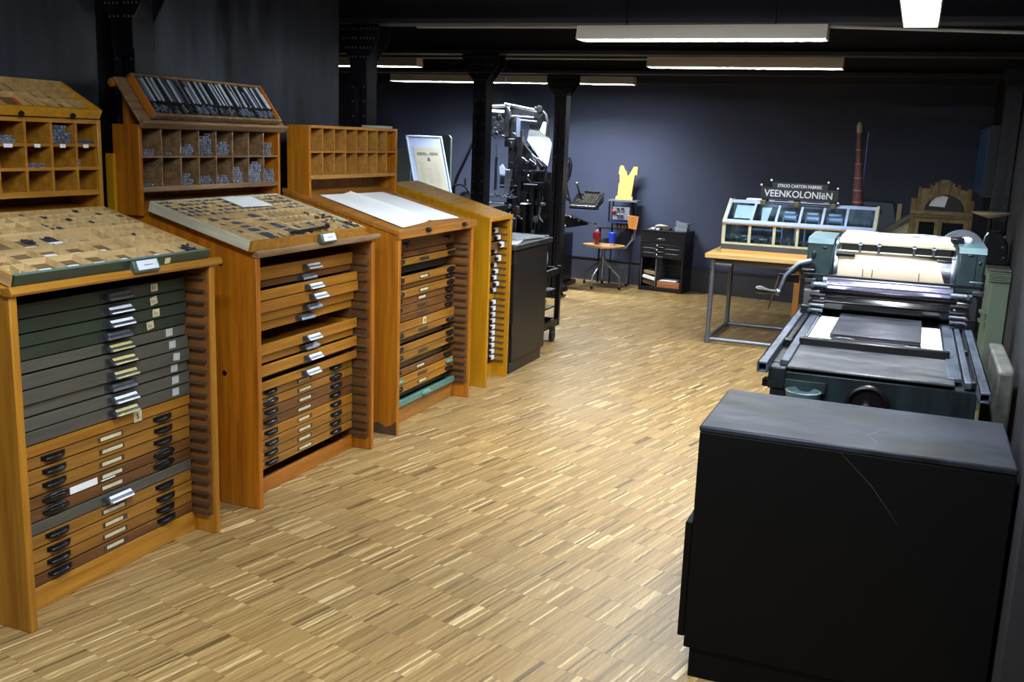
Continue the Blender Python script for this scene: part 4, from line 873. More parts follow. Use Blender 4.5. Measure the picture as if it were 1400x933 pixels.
for x in posts:
    b = MB(); b.box(x-.012, x+.012, GF-.004, GF+.014, .885, 1.04); b.build('glazing_bar', CRP, g, bevel=.001)
    b = MB(); b.bar((x, GF+.005, 1.062), (x, GF+.30, 1.232), .02, .014); b.build('sloping_bar', BLUEW, g)
for i in range(6):
    x0, x1 = posts[i]+.012, posts[i+1]-.012
    b = MB(); b.box(x0, x1, GF+.003, GF+.006, .885, 1.04); b.build('pane', GLASS, g)
    b = MB(); b.prism([(GF+.012, 1.068), (GF+.30, 1.232), (GF+.30, 1.229), (GF+.014, 1.065)], 'x', x0, x1); b.build('pane', GLASS, g)
b = MB(); b.box(G0-.006, G1+.006, GF-.012, GF+.016, 1.04, 1.05); b.build('top_moulding', WC1y, g)
b = MB(); b.prism([(GF-.014, 1.05), (GF-.014, 1.062), (GF+.03, 1.082), (GF+.03, 1.05)], 'x', G0-.006, G1+.006); b.build('lower_rail', BLUEW, g)
b = MB(); b.prism([(GF+.262, 1.214), (GF+.30, 1.238), (GF+.36, 1.238), (GF+.36, 1.214)], 'x', G0-.002, G1+.002); b.build('ridge_rail', BLUEW, g)
for x in (G0, G1):
    b = MB(); b.bar((x, GF, 1.05), (x, GF+.30, 1.236), .02, .03); b.box(x-.008, x+.008, GF, GF+.015, .868, 1.05); b.box(x-.008, x+.008, GB-.015, GB, .868, 1.235); b.bar((x, GF+.3, 1.23), (x, GB, 1.23), .016, .016); b.build('end_frame', CRP, g)
    b = MB(); b.prism([(GF+.015, .87), (GF+.015, 1.06), (GF+.30, 1.225), (GB-.015, 1.225), (GB-.015, .87)], 'x', x-.0015, x+.0015); b.build('pane', GLASS, g)
b = MB(); b.box(G0, G1, GB-.004, GB, .868, 1.22); b.build('back_panel', mat('case_back', (196, 200, 210), .6, rgb2=(80, 80, 88), vscale=9, stretch=(1, 1, .5)), g)
b = MB(); b.box(G0+.01, G1-.01, GF+.31, GB, 1.236, 1.24); b.build('top_pane', GLASS, g)
# contents
def paper_on(x0, x1, s0, s1, label, skew=0):
    b = MB(); P = lambda s: (GF+.10+s*.19, 1.075+s*.14); (ya, za), (yb, zb) = P(s0), P(s1)
    b.add([(x0+skew, ya, za), (x1-skew, ya, za), (x1, yb, zb), (x0, yb, zb), (x0+skew, ya+.002, za-.002), (x1-skew, ya+.002, za-.002), (x1, yb+.002, zb-.002), (x0, yb+.002, zb-.002)], [(0, 1, 2, 3), (7, 6, 5, 4), (0, 4, 5, 1), (1, 5, 6, 2), (2, 6, 7, 3), (3, 7, 4, 0)])
    solo('information_sheet', b, PAPER, label, 'paper')
paper_on(-1.44, -1.285, .1, .85, 'wide white sheet under the first sloping pane of the display case')
paper_on(-1.215, -1.135, .0, .8, 'narrow tapering white sheet under the second sloping pane of the display case', .014)
b = MB(); b.box(-1.42, -1.02, GF+.2, GF+.24, .985, .998); solo('model_beam', b, BLUEW, 'pale blue-white beam of the model machine inside the display case', 'model')
MCH = mat('model_machinery', (140, 144, 148), .45, .3, var=.6, vscale=40)
for i in range(6):
    b = MB(); x0, x1 = posts[i]+.03, posts[i+1]-.03
    for k in range(34):
        x = random.uniform(x0, x1); y = random.uniform(GF+.06, GF+.3); r = random.uniform(.004, .013); h = random.uniform(.01, .085)
        q = random.random()
        if q < .4: b.cyl((x, y, .868), (x, y, .868+h), r*.6, 8)
        elif q < .7: b.box(x-r, x+r, y-r, y+r, .868, .868+h*.8)
        else: b.cyl((x-r*1.5, y, .88+h*.6), (x+r*1.5, y, .88+h*.6), r, 12)
    b.box(x0, x1, GF+.05, GF+.32, .868, .872)
    solo('model_machine', b, MCH, 'small grey model machinery behind the %s pane of the display case' % ['first', 'second', 'third', 'fourth', 'fifth', 'sixth'][i], 'model', 'model machinery in the display case', kind='stuff')
for i, (x0, x1) in enumerate(((-1.03, -.91), (-.84, -.72), (-.66, -.53))):
    b = MB(); b.cyl((x0, GF+.22, 1.105), (x1, GF+.22, 1.105), .03, 16); b.cyl((x0+.01, GF+.22, 1.15), (x1-.02, GF+.22, 1.15), .015, 12); b.box(x0, x0+.01, GF+.18, GF+.26, .872, 1.14); b.box(x1-.01, x1, GF+.18, GF+.26, .872, 1.14)
    solo('model_roller', b, BLUEW, 'pale model paper roller in the %s of the sloping panes' % ['middle', 'fourth', 'fifth'][i], 'model', 'model rollers in the display case')
# name sign over the case
s = thing('factory_sign', 'small black sign with white lettering VEENKOLONIËN above the display case', 'sign', (-.92, 9.0, 1.236))
SB = mat('sign_black', (14, 14, 17), .4); WL = mat('sign_white', (178, 180, 186), .5); SY = 8.955
M = frameM((-.92, SY, 1.312), (.9995, 0, -.004), (0, 0, 1))
b = MB(); b.box(-.325, .325, -.05, .05, -.012, 0, T=M); b.build('lower_board', SB, s, world=True)
b = MB(); b.box(-.235, .235, .05, .096, -.03, -.018, T=M); b.build('upper_board', SB, s)
text('lettering', 'VEENKOLONI\u00cbN'.replace('\u00cb', '\u00eb'), .083, M @ Matrix.Translation((-.005, -.002, .001)), WL, s, sx=.93, bold=.0008)
text('lettering', 'STROO CARTON FABRIEK', .037, M @ Matrix.Translation((0, .068, -.016)), WL, s, sx=.86, bold=.0008)
for x, z, y in ((-.325, .068, 0), (-.245, .112, -.02), (.235, .115, -.02), (.318, .068, 0), (.33, -.055, 0)):
    b = MB(); b.ball(M @ Vector((x, z, y-.006)), .0095, 12); b.build('globe', mat('globe_white', (235, 235, 240), .2), s)
    b = MB(); b.cyl(M @ Vector((x, z-.025 if z > 0 else z+.02, y-.006)), M @ Vector((x, z, y-.006)), .003, 6); b.build('globe_stem', SB, s)
b = MB(); b.cyl((-1.22, SY-.01, 1.225), (-.60, SY-.01, 1.222), .008, 10); b.build('support_rod', SB, s)
for x in (-1.215, -.93, -.625):
    b = MB(); b.box(x-.024, x+.024, SY-.03, SY+.02, 1.205, 1.25); b.build('clamp', mat('bronze_clamp', (84, 76, 56), .4, .4), s, bevel=.004)
    b = MB(); b.box(x-.02, x+.02, SY+.02, SY+.06, 1.236, 1.262); b.build('clamp_post', SB, s)
for x0, x1 in ((-1.17, -.96), (-.90, -.66)):
    b = MB(); b.box(x0, x1, SY+.012, SY+.018, 1.24, 1.268); b.build('plate', BLUEW, s)
    b = MB(); b.box(x0+.05, x1-.04, SY+.010, SY+.012, 1.248, 1.256); b.build('plate_print', SB, s)
b = MB(); b.box(-1.38, -1.24, 9.06, 9.2, 1.2405, 1.25); solo('white_tray', b, PAPER, 'white flat tray lying on top of the display case left of the sign', 'tray')
# chimney
ch = thing('model_chimney', 'tall tapering red brick model chimney behind the display case', 'model chimney', (-.44, 9.32, .79))
BR = mat('model_brick', (98, 50, 44), .7, rgb2=(62, 32, 30), vscale=60, bump=.3, bscale=150)
zz = [.79, 1.16, 1.26, 1.36, 1.47, 1.59, 1.71, 1.86]
def cr(z): return .050-(z-1.16)*.045 if z > 1.16 else .052
def cx(z): return -.445-(z-1.2)*.075
for i in range(7):
    b = MB(); b.cyl((cx(zz[i]), 9.32, zz[i]), (cx(zz[i+1]), 9.32, zz[i+1]), cr(zz[i]), 20, cr(zz[i+1])); b.build('shaft', BR, ch)
    b = MB(); b.cyl((cx(zz[i+1]), 9.32, zz[i+1]-.003), (cx(zz[i+1]), 9.32, zz[i+1]+.003), cr(zz[i+1])+.0025, 20); b.build('band', mat('mortar_band', (150, 130, 118), .7), ch)
b = MB(); b.cyl((cx(1.86), 9.32, 1.86), (cx(1.93), 9.32, 1.925), .024, 18); b.cyl((cx(1.93), 9.32, 1.925), (cx(1.94), 9.32, 1.945), .016, 18); b.build('cap', mat('chimney_cap', (150, 140, 112), .6, var=.3), ch)
b = MB(); b.box(-.425, -.419, 9.34, 9.343, 1.2, 1.87); b.build('blue_wire', mat('blue_strip', (50, 66, 130), .4), ch)

# grey factory machine and facade model on a dark table
t = thing('grey_machine_cabinet', 'plain blue-grey machine cabinet with a dark slot behind the model chimney', 'cabinet', (-.32, 10.6, 0))
GM = mat('machine_blue_grey', (84, 92, 106), .45, .1, var=.15)
b = MB(); b.prism([(-.50, 0), (-.50, 1.20), (-.48, 1.22), (-.17, 1.215), (-.10, .9), (-.10, 0)], 'y', 10.4, 10.75); b.build('body', GM, t, bevel=.006)
b = MB(); b.box(-.40, -.27, 10.392, 10.4, 1.10, 1.15); b.build('slot', BLK, t)
YB = mat('yellow_brick_model', (134, 118, 78), .6, rgb2=(98, 84, 52), vscale=20); OCH = mat('ochre_pilaster', (116, 88, 40), .6, var=.3, vscale=20); CRM = mat('cream_wall_model', (158, 152, 124), .6, var=.15)
t = thing('display_table', 'dark table behind the press carrying the yellow facade model', 'table', (.3, 9.75, 0))
b = MB(); b.box(-.12, .64, 9.5, 10.15, .76, .80); b.build('table_top', BLK, t)
for x in (-.08, .6):
    for y in (9.54, 10.1): b = MB(); b.box(x-.025, x+.025, y-.025, y+.025, 0, .76); b.build('leg', BLK, t)
f = thing('facade_model', 'yellow brick model of a gabled factory front with an arched window', 'model building', (.25, 9.7, .80))
FY = 9.60
def fp(n, m, poly, y0, y1): b = MB(); b.prism(poly, 'y', y0, y1); return b.build(n, m, f)
arc = [(.27+.165*math.cos(a), 1.205+.145*math.sin(a)) for a in [math.pi*i/14 for i in range(15)]]
# wall ring above the arch, left and right
top = [(.04, 1.205), (.04, 1.385), (.08, 1.40), (.13, 1.40), (.13, 1.425), (.17, 1.425), (.17, 1.455), (.215, 1.455), (.215, 1.48), (.29, 1.48), (.29, 1.45), (.335, 1.45), (.335, 1.42), (.375, 1.42), (.375, 1.40), (.47, 1.385), (.47, 1.205)]
fp('gable', YB, top+arc, FY, FY+.05)
fp('tympanum', BLK, [(.27+.17*math.cos(a), 1.20+.15*math.sin(a)) for a in [math.pi*i/14 for i in range(15)]], FY+.035, FY+.045)
fp('white_poster', PAPER, [(.14, 1.245), (.27, 1.24), (.29, 1.33), (.25, 1.342), (.19, 1.325), (.155, 1.29)], FY+.028, FY+.033)
fp('sill', BLK, [(.13, 1.205), (.41, 1.205), (.41, 1.232), (.13, 1.236)], FY+.02, FY+.028)
for x0, x1, h in ((-.01, .035, 1.30), (.04, .065, 1.405), (.13, .15, 1.43), (.195, .215, 1.46), (.29, .31, 1.46), (.36, .38, 1.43), (.44, .475, 1.395), (.475, .505, 1.30)):
    z0 = .80 if x1 < .04 or x0 > .47 else (1.205 if not (.12 < x0 < .42) else 1.352)
    fp('pilaster', OCH, [(x0, z0), (x1, z0), (x1, h+.01), (x0, h+.01)], FY-.012, FY+.05)
fp('cornice', YB, [(.0, 1.175), (.495, 1.175), (.505, 1.205), (-.01, 1.205)], FY-.025, FY+.05); fp('cornice', OCH, [(.0, 1.145), (.495, 1.145), (.495, 1.155), (.0, 1.155)], FY-.018, FY+.05)
fp('lintel', YB, [(.035, 1.155), (.475, 1.155), (.475, 1.175), (.035, 1.175)], FY-.005, FY+.05); fp('lintel', YB, [(.035, 1.105), (.475, 1.105), (.475, 1.145), (.035, 1.145)], FY, FY+.05)
for x0, x1 in ((.035, .075), (.205, .265), (.44, .475)): fp('pier', YB, [(x0, .80), (x1, .80), (x1, 1.105), (x0, 1.105)], FY, FY+.05)
fp('pier_edge', OCH, [(.235, .80), (.25, .80), (.25, 1.14), (.235, 1.14)], FY-.01, FY)
for x0, x1 in ((.075, .205), (.265, .44)): fp('dark_pane', mat('dark_pane', (20, 22, 30), .15), [(x0, .80), (x1, .80), (x1, 1.105), (x0, 1.105)], FY+.02, FY+.03)
fp('wing_wall', CRM, [(-.24, .80), (-.005, .80), (-.005, 1.10), (-.24, .95)], FY+.005, FY+.04)
fp('wing_roof', mat('model_roof_grey', (80, 82, 86), .5), [(-.26, .955), (-.005, 1.13), (-.005, 1.165), (-.26, .985)], FY-.02, FY+.28)
for i in range(9): x = -.235+i*.026; fp('cresting', OCH, [(x-.012, .955+(x+.25)*.66), (x+.012, .970+(x+.25)*.66), (x+.004, .935+(x+.25)*.66)], FY-.022, FY-.016)
for x in (-.155, -.075): fp('arch', BLK, [(x+.034*math.cos(a), .905+.045*math.sin(a)) for a in [math.pi*i/8 for i in range(9)]]+[(x-.034, .80), (x+.034, .80)], FY+.001, FY+.005)
fp('chimney_post', mat('pale_post', (140, 128, 84), .5), [(-.125, 1.06), (-.085, 1.06), (-.085, 1.245), (-.12, 1.245)], FY+.1, FY+.14)
fp('side_wall', YB, [(.475, .8), (.50, .8), (.50, 1.3), (.475, 1.3)], FY+.05, FY+.4)

# ================================================================== BLACK CHEST OF DRAWERS BY THE BACK WALL
a = .149
MC = frameM((-2.905, 11.33, 0), (math.cos(a), -math.sin(a), 0), (math.sin(a), math.cos(a), 0)) # u right, v back, n up
MC = Matrix(MC); CH = thing('black_chest', 'low black chest of shallow drawers with open shelves against the back wall', 'chest', M=MC)
CB = mat('chest_black', (20, 20, 25), .38, var=.2, vscale=4)
def cb(n, m, *a, bev=.002, par=None): k = MB(); k.box(*a); return k.build(n, m, par or CH, world=False, bevel=bev)
cb('top_board', CB, -.005, .545, -.006, .31, .70, .715); cb('side_panel', CB, 0, .018, 0, .31, 0, .70); cb('side_panel', CB, .522, .54, 0, .31, 0, .70); cb('back_panel', CB, .018, .522, .295, .31, 0, .70)
cb('plinth', CB, .018, .522, .0, .29, 0, .05); cb('partition', mat('chest_inner', (84, 84, 84), .5), .20, .212, .004, .29, .05, .40)
dr = cb('flap', CB, .018, .522, -.002, .014, .56, .70); cb('label_plate', STEEL, .20, .30, -.006, -.002, .602, .624, par=dr)
for i, z in enumerate((.505, .45, .395)):
    d = cb('drawer', CB, .02, .52, -.002, .014, z, z+.05); cb('knob', STEEL, .20, .222, -.018, -.002, z+.022, z+.044, par=d, bev=.005); cb('pull', DSTEEL, .225, .29, -.012, -.002, z+.012, z+.02, par=d)
    if i < 2:
        cb('edge_strip', DSTEEL, .04, .185, -.006, -.002, z-.002, z+.004, par=d); cb('edge_strip', DSTEEL, .31, .48, -.006, -.002, z-.002, z+.004, par=d)
cb('bay_frame', mat('bay_frame', (92, 96, 104), .4, .3), .022, .030, .0, .01, .06, .38)
def cth(n, m, lab, cat, u, v, z, w, d, h, rot=0, tilt=0, grp=None):
    k = MB(); k.box(-w/2, w/2, -d/2, d/2, 0, h); o = k.build(n, m, None, bevel=.002); T = MC @ Matrix.Translation((u, v, z)) @ Matrix.Rotation(rot, 4, 'Z') @ Matrix.Rotation(tilt, 4, 'Y'); o.matrix_world = T; WM[o] = T; o['label'] = lab; o['category'] = cat
    if grp: o['group'] = grp
    return o
BKT = mat('old_book_tan', (150, 124, 92), .7, var=.2); BKB = mat('old_book_brown', (84, 58, 40), .6, var=.2)
cth('book', BKB, 'dark brown book leaning lowest in the left bay of the black chest', 'book', .11, .13, .07, .17, .2, .022, 0, .22, 'books in the black chest')
cth('book', BKB, 'brown book under the white one in the left bay of the black chest', 'book', .11, .13, .098, .16, .2, .02, 0, .2, 'books in the black chest')
cth('book', PAPER, 'thick white book in the left bay of the black chest', 'book', .11, .12, .135, .16, .2, .036, .05, .2, 'books in the black chest')
cth('book', BKT, 'tan book on top of the pile in the left bay of the black chest', 'book', .115, .13, .195, .15, .19, .036, 0, .12, 'books in the black chest')
k = MB(); 
for q in ((-.14, .14, -.11, .11, 0, .006), (-.14, .14, -.11, -.104, 0, .075), (-.14, .14, .104, .11, 0, .075), (-.14, -.134, -.11, .11, 0, .075), (.134, .14, -.11, .11, 0, .075)): k.box(*q)
o = k.build('wooden_tray', wood('tray_wood', (186, 118, 70), (150, 88, 50), 'x'), None); o.matrix_world = MC @ Matrix.Translation((.365, .125, .052)); WM[o] = o.matrix_world; o['label'] = 'orange wooden tray of papers in the right bay of the black chest'; o['category'] = 'tray'
cth('paper_bundle', PAPER, 'white papers piled in the orange wooden tray', 'paper', .34, .13, .06, .2, .19, .074, .08)
cth('dark_leaflet', mat('leaflet_grey', (80, 84, 92), .5), 'dark leaflet beside the white papers in the orange tray', 'leaflet', .45, .13, .06, .04, .17, .07, -.1)
cth('metal_ruler', STEEL, 'flat pale strip at the left end on top of the black chest', 'ruler', .05, .06, .7155, .1, .03, .008)
cth('white_box', PAPER, 'small white box on the left of the black chest top', 'box', .10, .12, .7155, .05, .05, .02)
cth('blue_white_box', CARDW, 'small pale blue box on the black chest top in front of the brush', 'box', .185, .05, .7155, .04, .04, .018)
k = MB(); k.tube([(0, 0, 0), (.05, 0, .012), (.09, 0, .01), (.15, 0, .012)], .012, 8, rs=[.012, .016, .014, .006]); o = k.build('wooden_brush', CREAM, None); o.matrix_world = MC @ Matrix.Translation((.12, .13, .75)); WM[o] = o.matrix_world; o['label'] = 'cream brush lying over small boxes on the black chest'; o['category'] = 'brush'
cth('ink_tin', BKB, 'flat dark brown tin on the black chest top', 'tin', .26, .14, .7155, .09, .07, .026)
cth('brush_rest', BLK, 'black block under the cream brush on the chest', 'block', .17, .13, .7155, .07, .03, .022)
k = thing('stapler_machine', 'small grey metal perforating device on the right of the black chest top', 'device', M=MC @ Matrix.Translation((.46, .12, .7155)))
def kk(n, m, f_): q = MB(); f_(q); q.build(n, m, k, world=False, bevel=.002)
LG = mat('light_grey_enamel', (150, 160, 168), .35, .2, var=.15)
kk('base', LG, lambda q: q.box(-.08, .07, -.05, .05, 0, .05)); kk('upper_arm', LG, lambda q: q.prism([(-.07, .055), (-.075, .12), (-.05, .105), (.07, .09), (.085, .055)], 'y', -.035, .035)); kk('lever', BLKM, lambda q: q.tube([(.05, 0, .08), (.1, 0, .09), (.16, 0, .11)], .006, 6)); kk('clip', STEEL, lambda q: q.tube([(.07, -.04, .09), (.09, -.04, .04), (.11, -.04, .09)], .006, 6))

# ================================================================== SWIVEL CHAIR
t = thing('swivel_chair', 'plywood swivel chair on five bent tube legs, by the back wall', 'chair', (-3.34, 11.28, 0))
TUBEG = mat('grey_tube', (150, 154, 160), .3, .8, var=.15); PLY = wood('plywood', (206, 162, 106), (176, 130, 78), 'x', .45)
feet = [(-3.604, 11.42), (-3.385, 11.02), (-3.085, 11.15), (-3.10, 11.50), (-3.42, 11.56)]
for (x, y) in feet:
    d = Vector((x+3.34, y-11.28, 0))
    b = MB(); b.tube([(-3.34, 11.28, .33), Vector((-3.34, 11.28, 0))+d*.1+Vector((0, 0, .31)), Vector((-3.34, 11.28, 0))+d*.93+Vector((0, 0, .15)), (x, y, .11), (x, y, .03)], .011, 8); b.build('leg', TUBEG, t)
    b = MB(); b.cyl((x, y, 0), (x, y, .035), .016, 10); b.build('foot_cap', BLK, t)
b = MB(); b.cyl((-3.34, 11.28, .1), (-3.34, 11.28, .46), .02, 14); b.cyl((-3.34, 11.28, .28), (-3.34, 11.28, .36), .03, 14); b.build('stem', TUBEG, t)
n = 26; pts = []
for i in range(n):
    a_ = 2*math.pi*i/n; r = .235+.015*math.cos(2*a_); pts.append((-3.33+r*math.cos(a_)*1.02, 11.25+r*.85*math.sin(a_)))
b = MB(); vs = [(x, y, .505-.035*max(0, (11.16-y))*4+.01*abs(x+3.33)) for x, y in pts]; vs += [(x, y, z-.014) for x, y, z in vs]; k = n
b.add(vs+[(-3.33, 11.25, .492), (-3.33, 11.25, .478)], [(i, (i+1) % n, 2*n) for i in range(n)]+[(k+(i+1) % n, k+i, 2*n+1) for i in range(n)]+[(k+i, k+(i+1) % n, (i+1) % n, i) for i in range(n)]); b.build('seat', PLY, t)
b = MB(); b.tube([(-3.2, 11.3, .47), (-3.08, 11.32, .48), (-3.02, 11.34, .58), (-2.99, 11.34, .70), (-2.995, 11.34, .78)], .009, 8); b.tube([(-3.1, 11.26, .47), (-3.06, 11.28, .50), (-2.98, 11.30, .60), (-2.97, 11.31, .70)], .007, 8); b.build('back_tube', TUBEG, t)
b = MB(); b.prism([(-3.078, .868), (-2.94, .858), (-2.96, .70), (-3.062, .715)], 'y', 11.30, 11.315); b.build('backrest', wood('back_plywood', (196, 128, 66), (160, 96, 42), 'z'), t, bevel=.003)
t = thing('red_pot', 'small dark red rounded pot standing on the left of the chair seat', 'pot', (-3.43, 11.28, .5))
b = MB(); b.lathe((-3.43, 11.28, .503), [(.028, 0), (.026, .03), (.04, .06), (.05, .10), (.046, .14), (.025, .155)], 18); b.build('body', mat('red_enamel', (128, 22, 32), .25, var=.2), t)
b = MB(); b.lathe((-3.43, 11.28, .658), [(.022, 0), (.02, .012), (.008, .018)], 14); b.build('lid', LG, t)
t = thing('blue_pot', 'small bright blue cylindrical pot standing on the right of the chair seat', 'pot', (-3.24, 11.28, .5))
b = MB(); b.lathe((-3.24, 11.28, .53), [(.034, 0), (.04, .02), (.045, .09), (.048, .12), (.044, .125)], 18); b.build('body', mat('blue_enamel', (28, 60, 190), .3), t)
b = MB(); b.lathe((-3.24, 11.28, .503), [(.022, 0), (.02, .03)], 14); b.build('base', CARDW, t)

# ================================================================== WALL UNIT WITH THE WOODEN LETTER
t = thing('bench_unit', 'small grey apparatus with knobs on a thin black stand at the back wall', 'machine', (-3.17, 11.55, 0))
b = MB(); b.box(-3.36, -3.005, 11.43, 11.63, 1.012, 1.03); b.build('top_plate', mat('unit_top', (120, 126, 138), .4, .3), t)
for x, z0 in ((-3.345, .76), (-3.10, .0), (-3.02, .76), (-3.345, 0)):
    b = MB(); b.box(x-.008, x+.008, 11.44 if z0 else 11.6, 11.456 if z0 else 11.616, z0, 1.012); b.build('post', BLK, t)
b = MB(); b.box(-3.31, -3.10, 11.47, 11.6, .79, .955); b.build('body', mat('unit_body', (138, 142, 152), .4, .2, var=.2), t, bevel=.006)
b = MB(); b.box(-3.35, -3.10, 11.43, 11.62, .755, .775); b.build('lower_plate', mat('unit_blue', (40, 52, 92), .4), t)
b = MB(); b.ball((-3.29, 11.455, .895), (.028, .02, .018), 12); b.build('red_knob', mat('red_knob', (168, 58, 46), .35), t)
for x, z in ((-3.24, .925), (-3.185, .928), (-3.235, .85), (-3.19, .845)):
    b = MB(); b.lathe((x, 11.44, z), [(.01, 0), (.019, .008), (.019, .02), (.008, .03)], 12, 'y'); b.build('knob', STEEL, t)
b = MB(); b.box(-3.265, -3.12, 11.45, 11.55, .69, .755); b.build('drawer_box', mat('unit_dark', (30, 32, 30), .5), t)
for x in (-3.25, -3.21, -3.165, -3.13):
    b = MB(); b.box(x-.006, x+.006, 11.44, 11.45, .70, .735); b.build('brass_peg', mat('brass', (150, 130, 60), .35, .8), t)
b = MB(); b.box(-3.52, -3.25, 11.58, 11.66, .668, .676); b.box(-3.51, -3.49, 11.62, 11.64, 0, .668); b.build('side_shelf', BLKM, t)
b = MB(); b.prism([(-3.305, 1.03), (-3.294, 1.073), (-3.275, 1.08), (-3.269, 1.219), (-3.257, 1.231), (-3.262, 1.326), (-3.278, 1.332), (-3.268, 1.41), (-3.253, 1.434), (-3.228, 1.43), (-3.206, 1.383), (-3.186, 1.366), (-3.171, 1.313), (-3.152, 1.32), (-3.119, 1.381), (-3.097, 1.423), (-3.047, 1.426), (-3.047, 1.327), (-3.078, 1.326), (-3.106, 1.071), (-3.087, 1.066), (-3.091, 1.03)], 'y', 11.52, 11.56)
solo('wooden_letter', b, mat('pale_yellow_wood', (216, 184, 104), .5, var=.1, vscale=6, stretch=(4, 4, 1)), 'tall pale wooden letter M standing on the grey apparatus', 'letter', bevel=.002)

# ================================================================== BLACK CUPBOARD AND CART
t = thing('black_cupboard', 'black metal cupboard beside the narrow yellow cabinet', 'cupboard', (-2.95, 6.9, 0))
CUP = mat('cupboard_black', (30, 28, 29), .38, .1, var=.2, vscale=3)
b = MB(); b.box(-3.25, -2.62, 6.545, 7.265, .085, .915); b.build('body', CUP, t, bevel=.004)
b = MB(); b.box(-2.62, -2.603, 6.575, 7.26, .09, .905); b.build('door', CUP, t, bevel=.003)
b = MB(); b.box(-3.23, -2.612, 6.55, 7.21, 0, .085); b.build('plinth', CUP, t)
for z in (.28, .72): b = MB(); b.box(-2.612, -2.598, 6.548, 6.572, z, z+.1); b.build('hinge', BLK, t)
b = MB(); b.box(-3.28, -2.585, 6.52, 7.33, .915, .952); b.build('top_slab', mat('worn_slab', (60, 62, 66), .4, .3, rgb2=(26, 26, 28), vscale=16, bump=.5, bscale=30), t, bevel=.006)
b = MB(); T = Matrix.Translation((-2.86, 6.82, .9525)) @ Matrix.Rotation(.25, 4, 'Z'); b.box(-.2, .2, -.28, .28, 0, .003, T=T); solo('white_sheet', b, PAPER, 'white sheet on the black cupboard, half under the grey one', 'paper')
b = MB(); T = Matrix.Translation((-2.80, 7.05, .9585)) @ Matrix.Rotation(-.2, 4, 'Z'); b.box(-.15, .15, -.2, .2, 0, .012, T=T); solo('paper_bundle', b, mat('grey_paper', (176, 182, 190), .7, var=.1), 'greyish bundle of paper on the black cupboard top', 'paper')
t = thing('iron_cart', 'black angle iron cart on rubber wheels behind the black cupboard', 'cart', (-2.95, 7.8, 0))
for x in (-3.3, -2.765):
    for y in (7.48, 8.02): b = MB(); b.box(x-.02, x+.02, y-.02, y+.02, .12, .64); b.build('post', BLKM, t)
for z in (.15, .60):
    for p, q in (((-3.3, 7.48, z), (-3.3, 8.02, z)), ((-2.765, 7.48, z), (-2.765, 8.02, z)), ((-3.3, 7.48, z), (-2.765, 7.48, z)), ((-3.3, 8.02, z), (-2.765, 8.02, z))):
        b = MB(); b.bar(p, q, .035, .05 if z > .5 else .06); b.build('rail', BLKM, t)
for z in (.13, .28, .43): b = MB(); b.box(-3.29, -2.78, 7.49, 8.01, z, z+.012); b.build('shelf', CUP, t)
for x, y in ((-2.745, 7.86), (-3.27, 7.86), (-2.745, 7.55), (-3.27, 7.55)):
    b = MB(); b.lathe((x-.016, y, .05), [(.02, 0), (.044, .001), (.05, .008), (.05, .024), (.044, .031), (.02, .032)], 24, 'x'); w = b.build('wheel', BLK, t)
    b = MB(); b.lathe((x-.018, y, .05), [(.018, 0), (.02, .036)], 14, 'x'); b.box(x-.024, x+.024, y-.012, y+.012, .05, .13); b.build('hub', DSTEEL, w)
b = MB(); b.cyl((-3.2, 7.80, .715), (-2.82, 7.80, .715), .085, 24); solo('paper_roll', b, mat('roll_paper', (170, 180, 205), .6, var=.1), 'pale roll of paper lying on the iron cart', 'paper roll')
b = MB(); b.box(-3.0, -2.8, 7.7, 7.85, .293, .36); solo('cardboard_box', b, mat('carton', (168, 132, 92), .7), 'tan carton on the middle shelf of the iron cart', 'box')
for i, (z, y) in enumerate(((.443, 7.72), (.443, 7.86), (.143, 7.75))):
    b = MB(); b.cyl((-3.1, y, z+.035), (-2.82, y, z+.035), .035, 14); solo('metal_tin', b, DSTEEL, ['grey tin on the top shelf of the iron cart, nearer the cupboard', 'grey tin on the top shelf of the iron cart, nearer the column', 'grey tin on the bottom shelf of the iron cart'][i], 'tin', 'tins on the iron cart')

# ================================================================== POSTER AND BOARDS AT THE LEFT BACK
t = thing('imposing_table', 'low dark table behind the narrow yellow cabinet, carrying a framed print', 'table', (-4.9, 9.95, 0))
b = MB(); b.box(-5.85, -4.3, 9.65, 10.6, .9, .95); b.build('table_top', BLK, t)
for x in (-5.7, -4.35):
    for y in (9.7, 10.55): b = MB(); b.box(x-.03, x+.03, y-.03, y+.03, 0, .9); b.build('leg', BLK, t)
fx = Vector((.449, 0, -.0)).normalized()
MP = frameM((-5.04, 9.75, .962), (.643, .766, 0), (-.348, .292, .891))  # u along the bottom edge, v up the leaning sheet
P = thing('framed_poster', 'old newspaper front page in a pale frame, leaning behind the yellow cabinet', 'framed print', M=MP)
PWD, PHT = .44, .82
b = MB(); b.box(0, PWD, 0, PHT, -.012, 0); b.build('backing', mat('poster_mount', (150, 164, 198), .35, var=.06), P, world=False)
for q in ((0, PWD, 0, .018), (0, PWD, PHT-.018, PHT), (0, .018, 0, PHT), (PWD-.018, PWD, 0, PHT)):
    b = MB(); b.box(*q, 0, .008); b.build('frame_bar', mat('pale_frame', (186, 200, 226), .3, .2), P, world=False, bevel=.002)
b = MB(); b.box(.065, PWD-.045, .02, PHT-.14, 0, .0015); pg = b.build('newspaper_page', mat('aged_newsprint', (158, 152, 134), .7, var=.08, vscale=20), P, world=False)
b = MB(); x = .10
while x < .345:
    w = random.choice([.008, .012, .016]); b.box(x, x+w, PHT-.245+random.uniform(0, .006), PHT-.205, .0015, .0022) if not (.2 < x < .245 and random.random() < .4) else b.box(x, x+w*.6, PHT-.24, PHT-.22, .0015, .0022); x += w+.004
b.build('headline', INK, pg, world=True) if False else b.build('headline', INK, P, world=False)
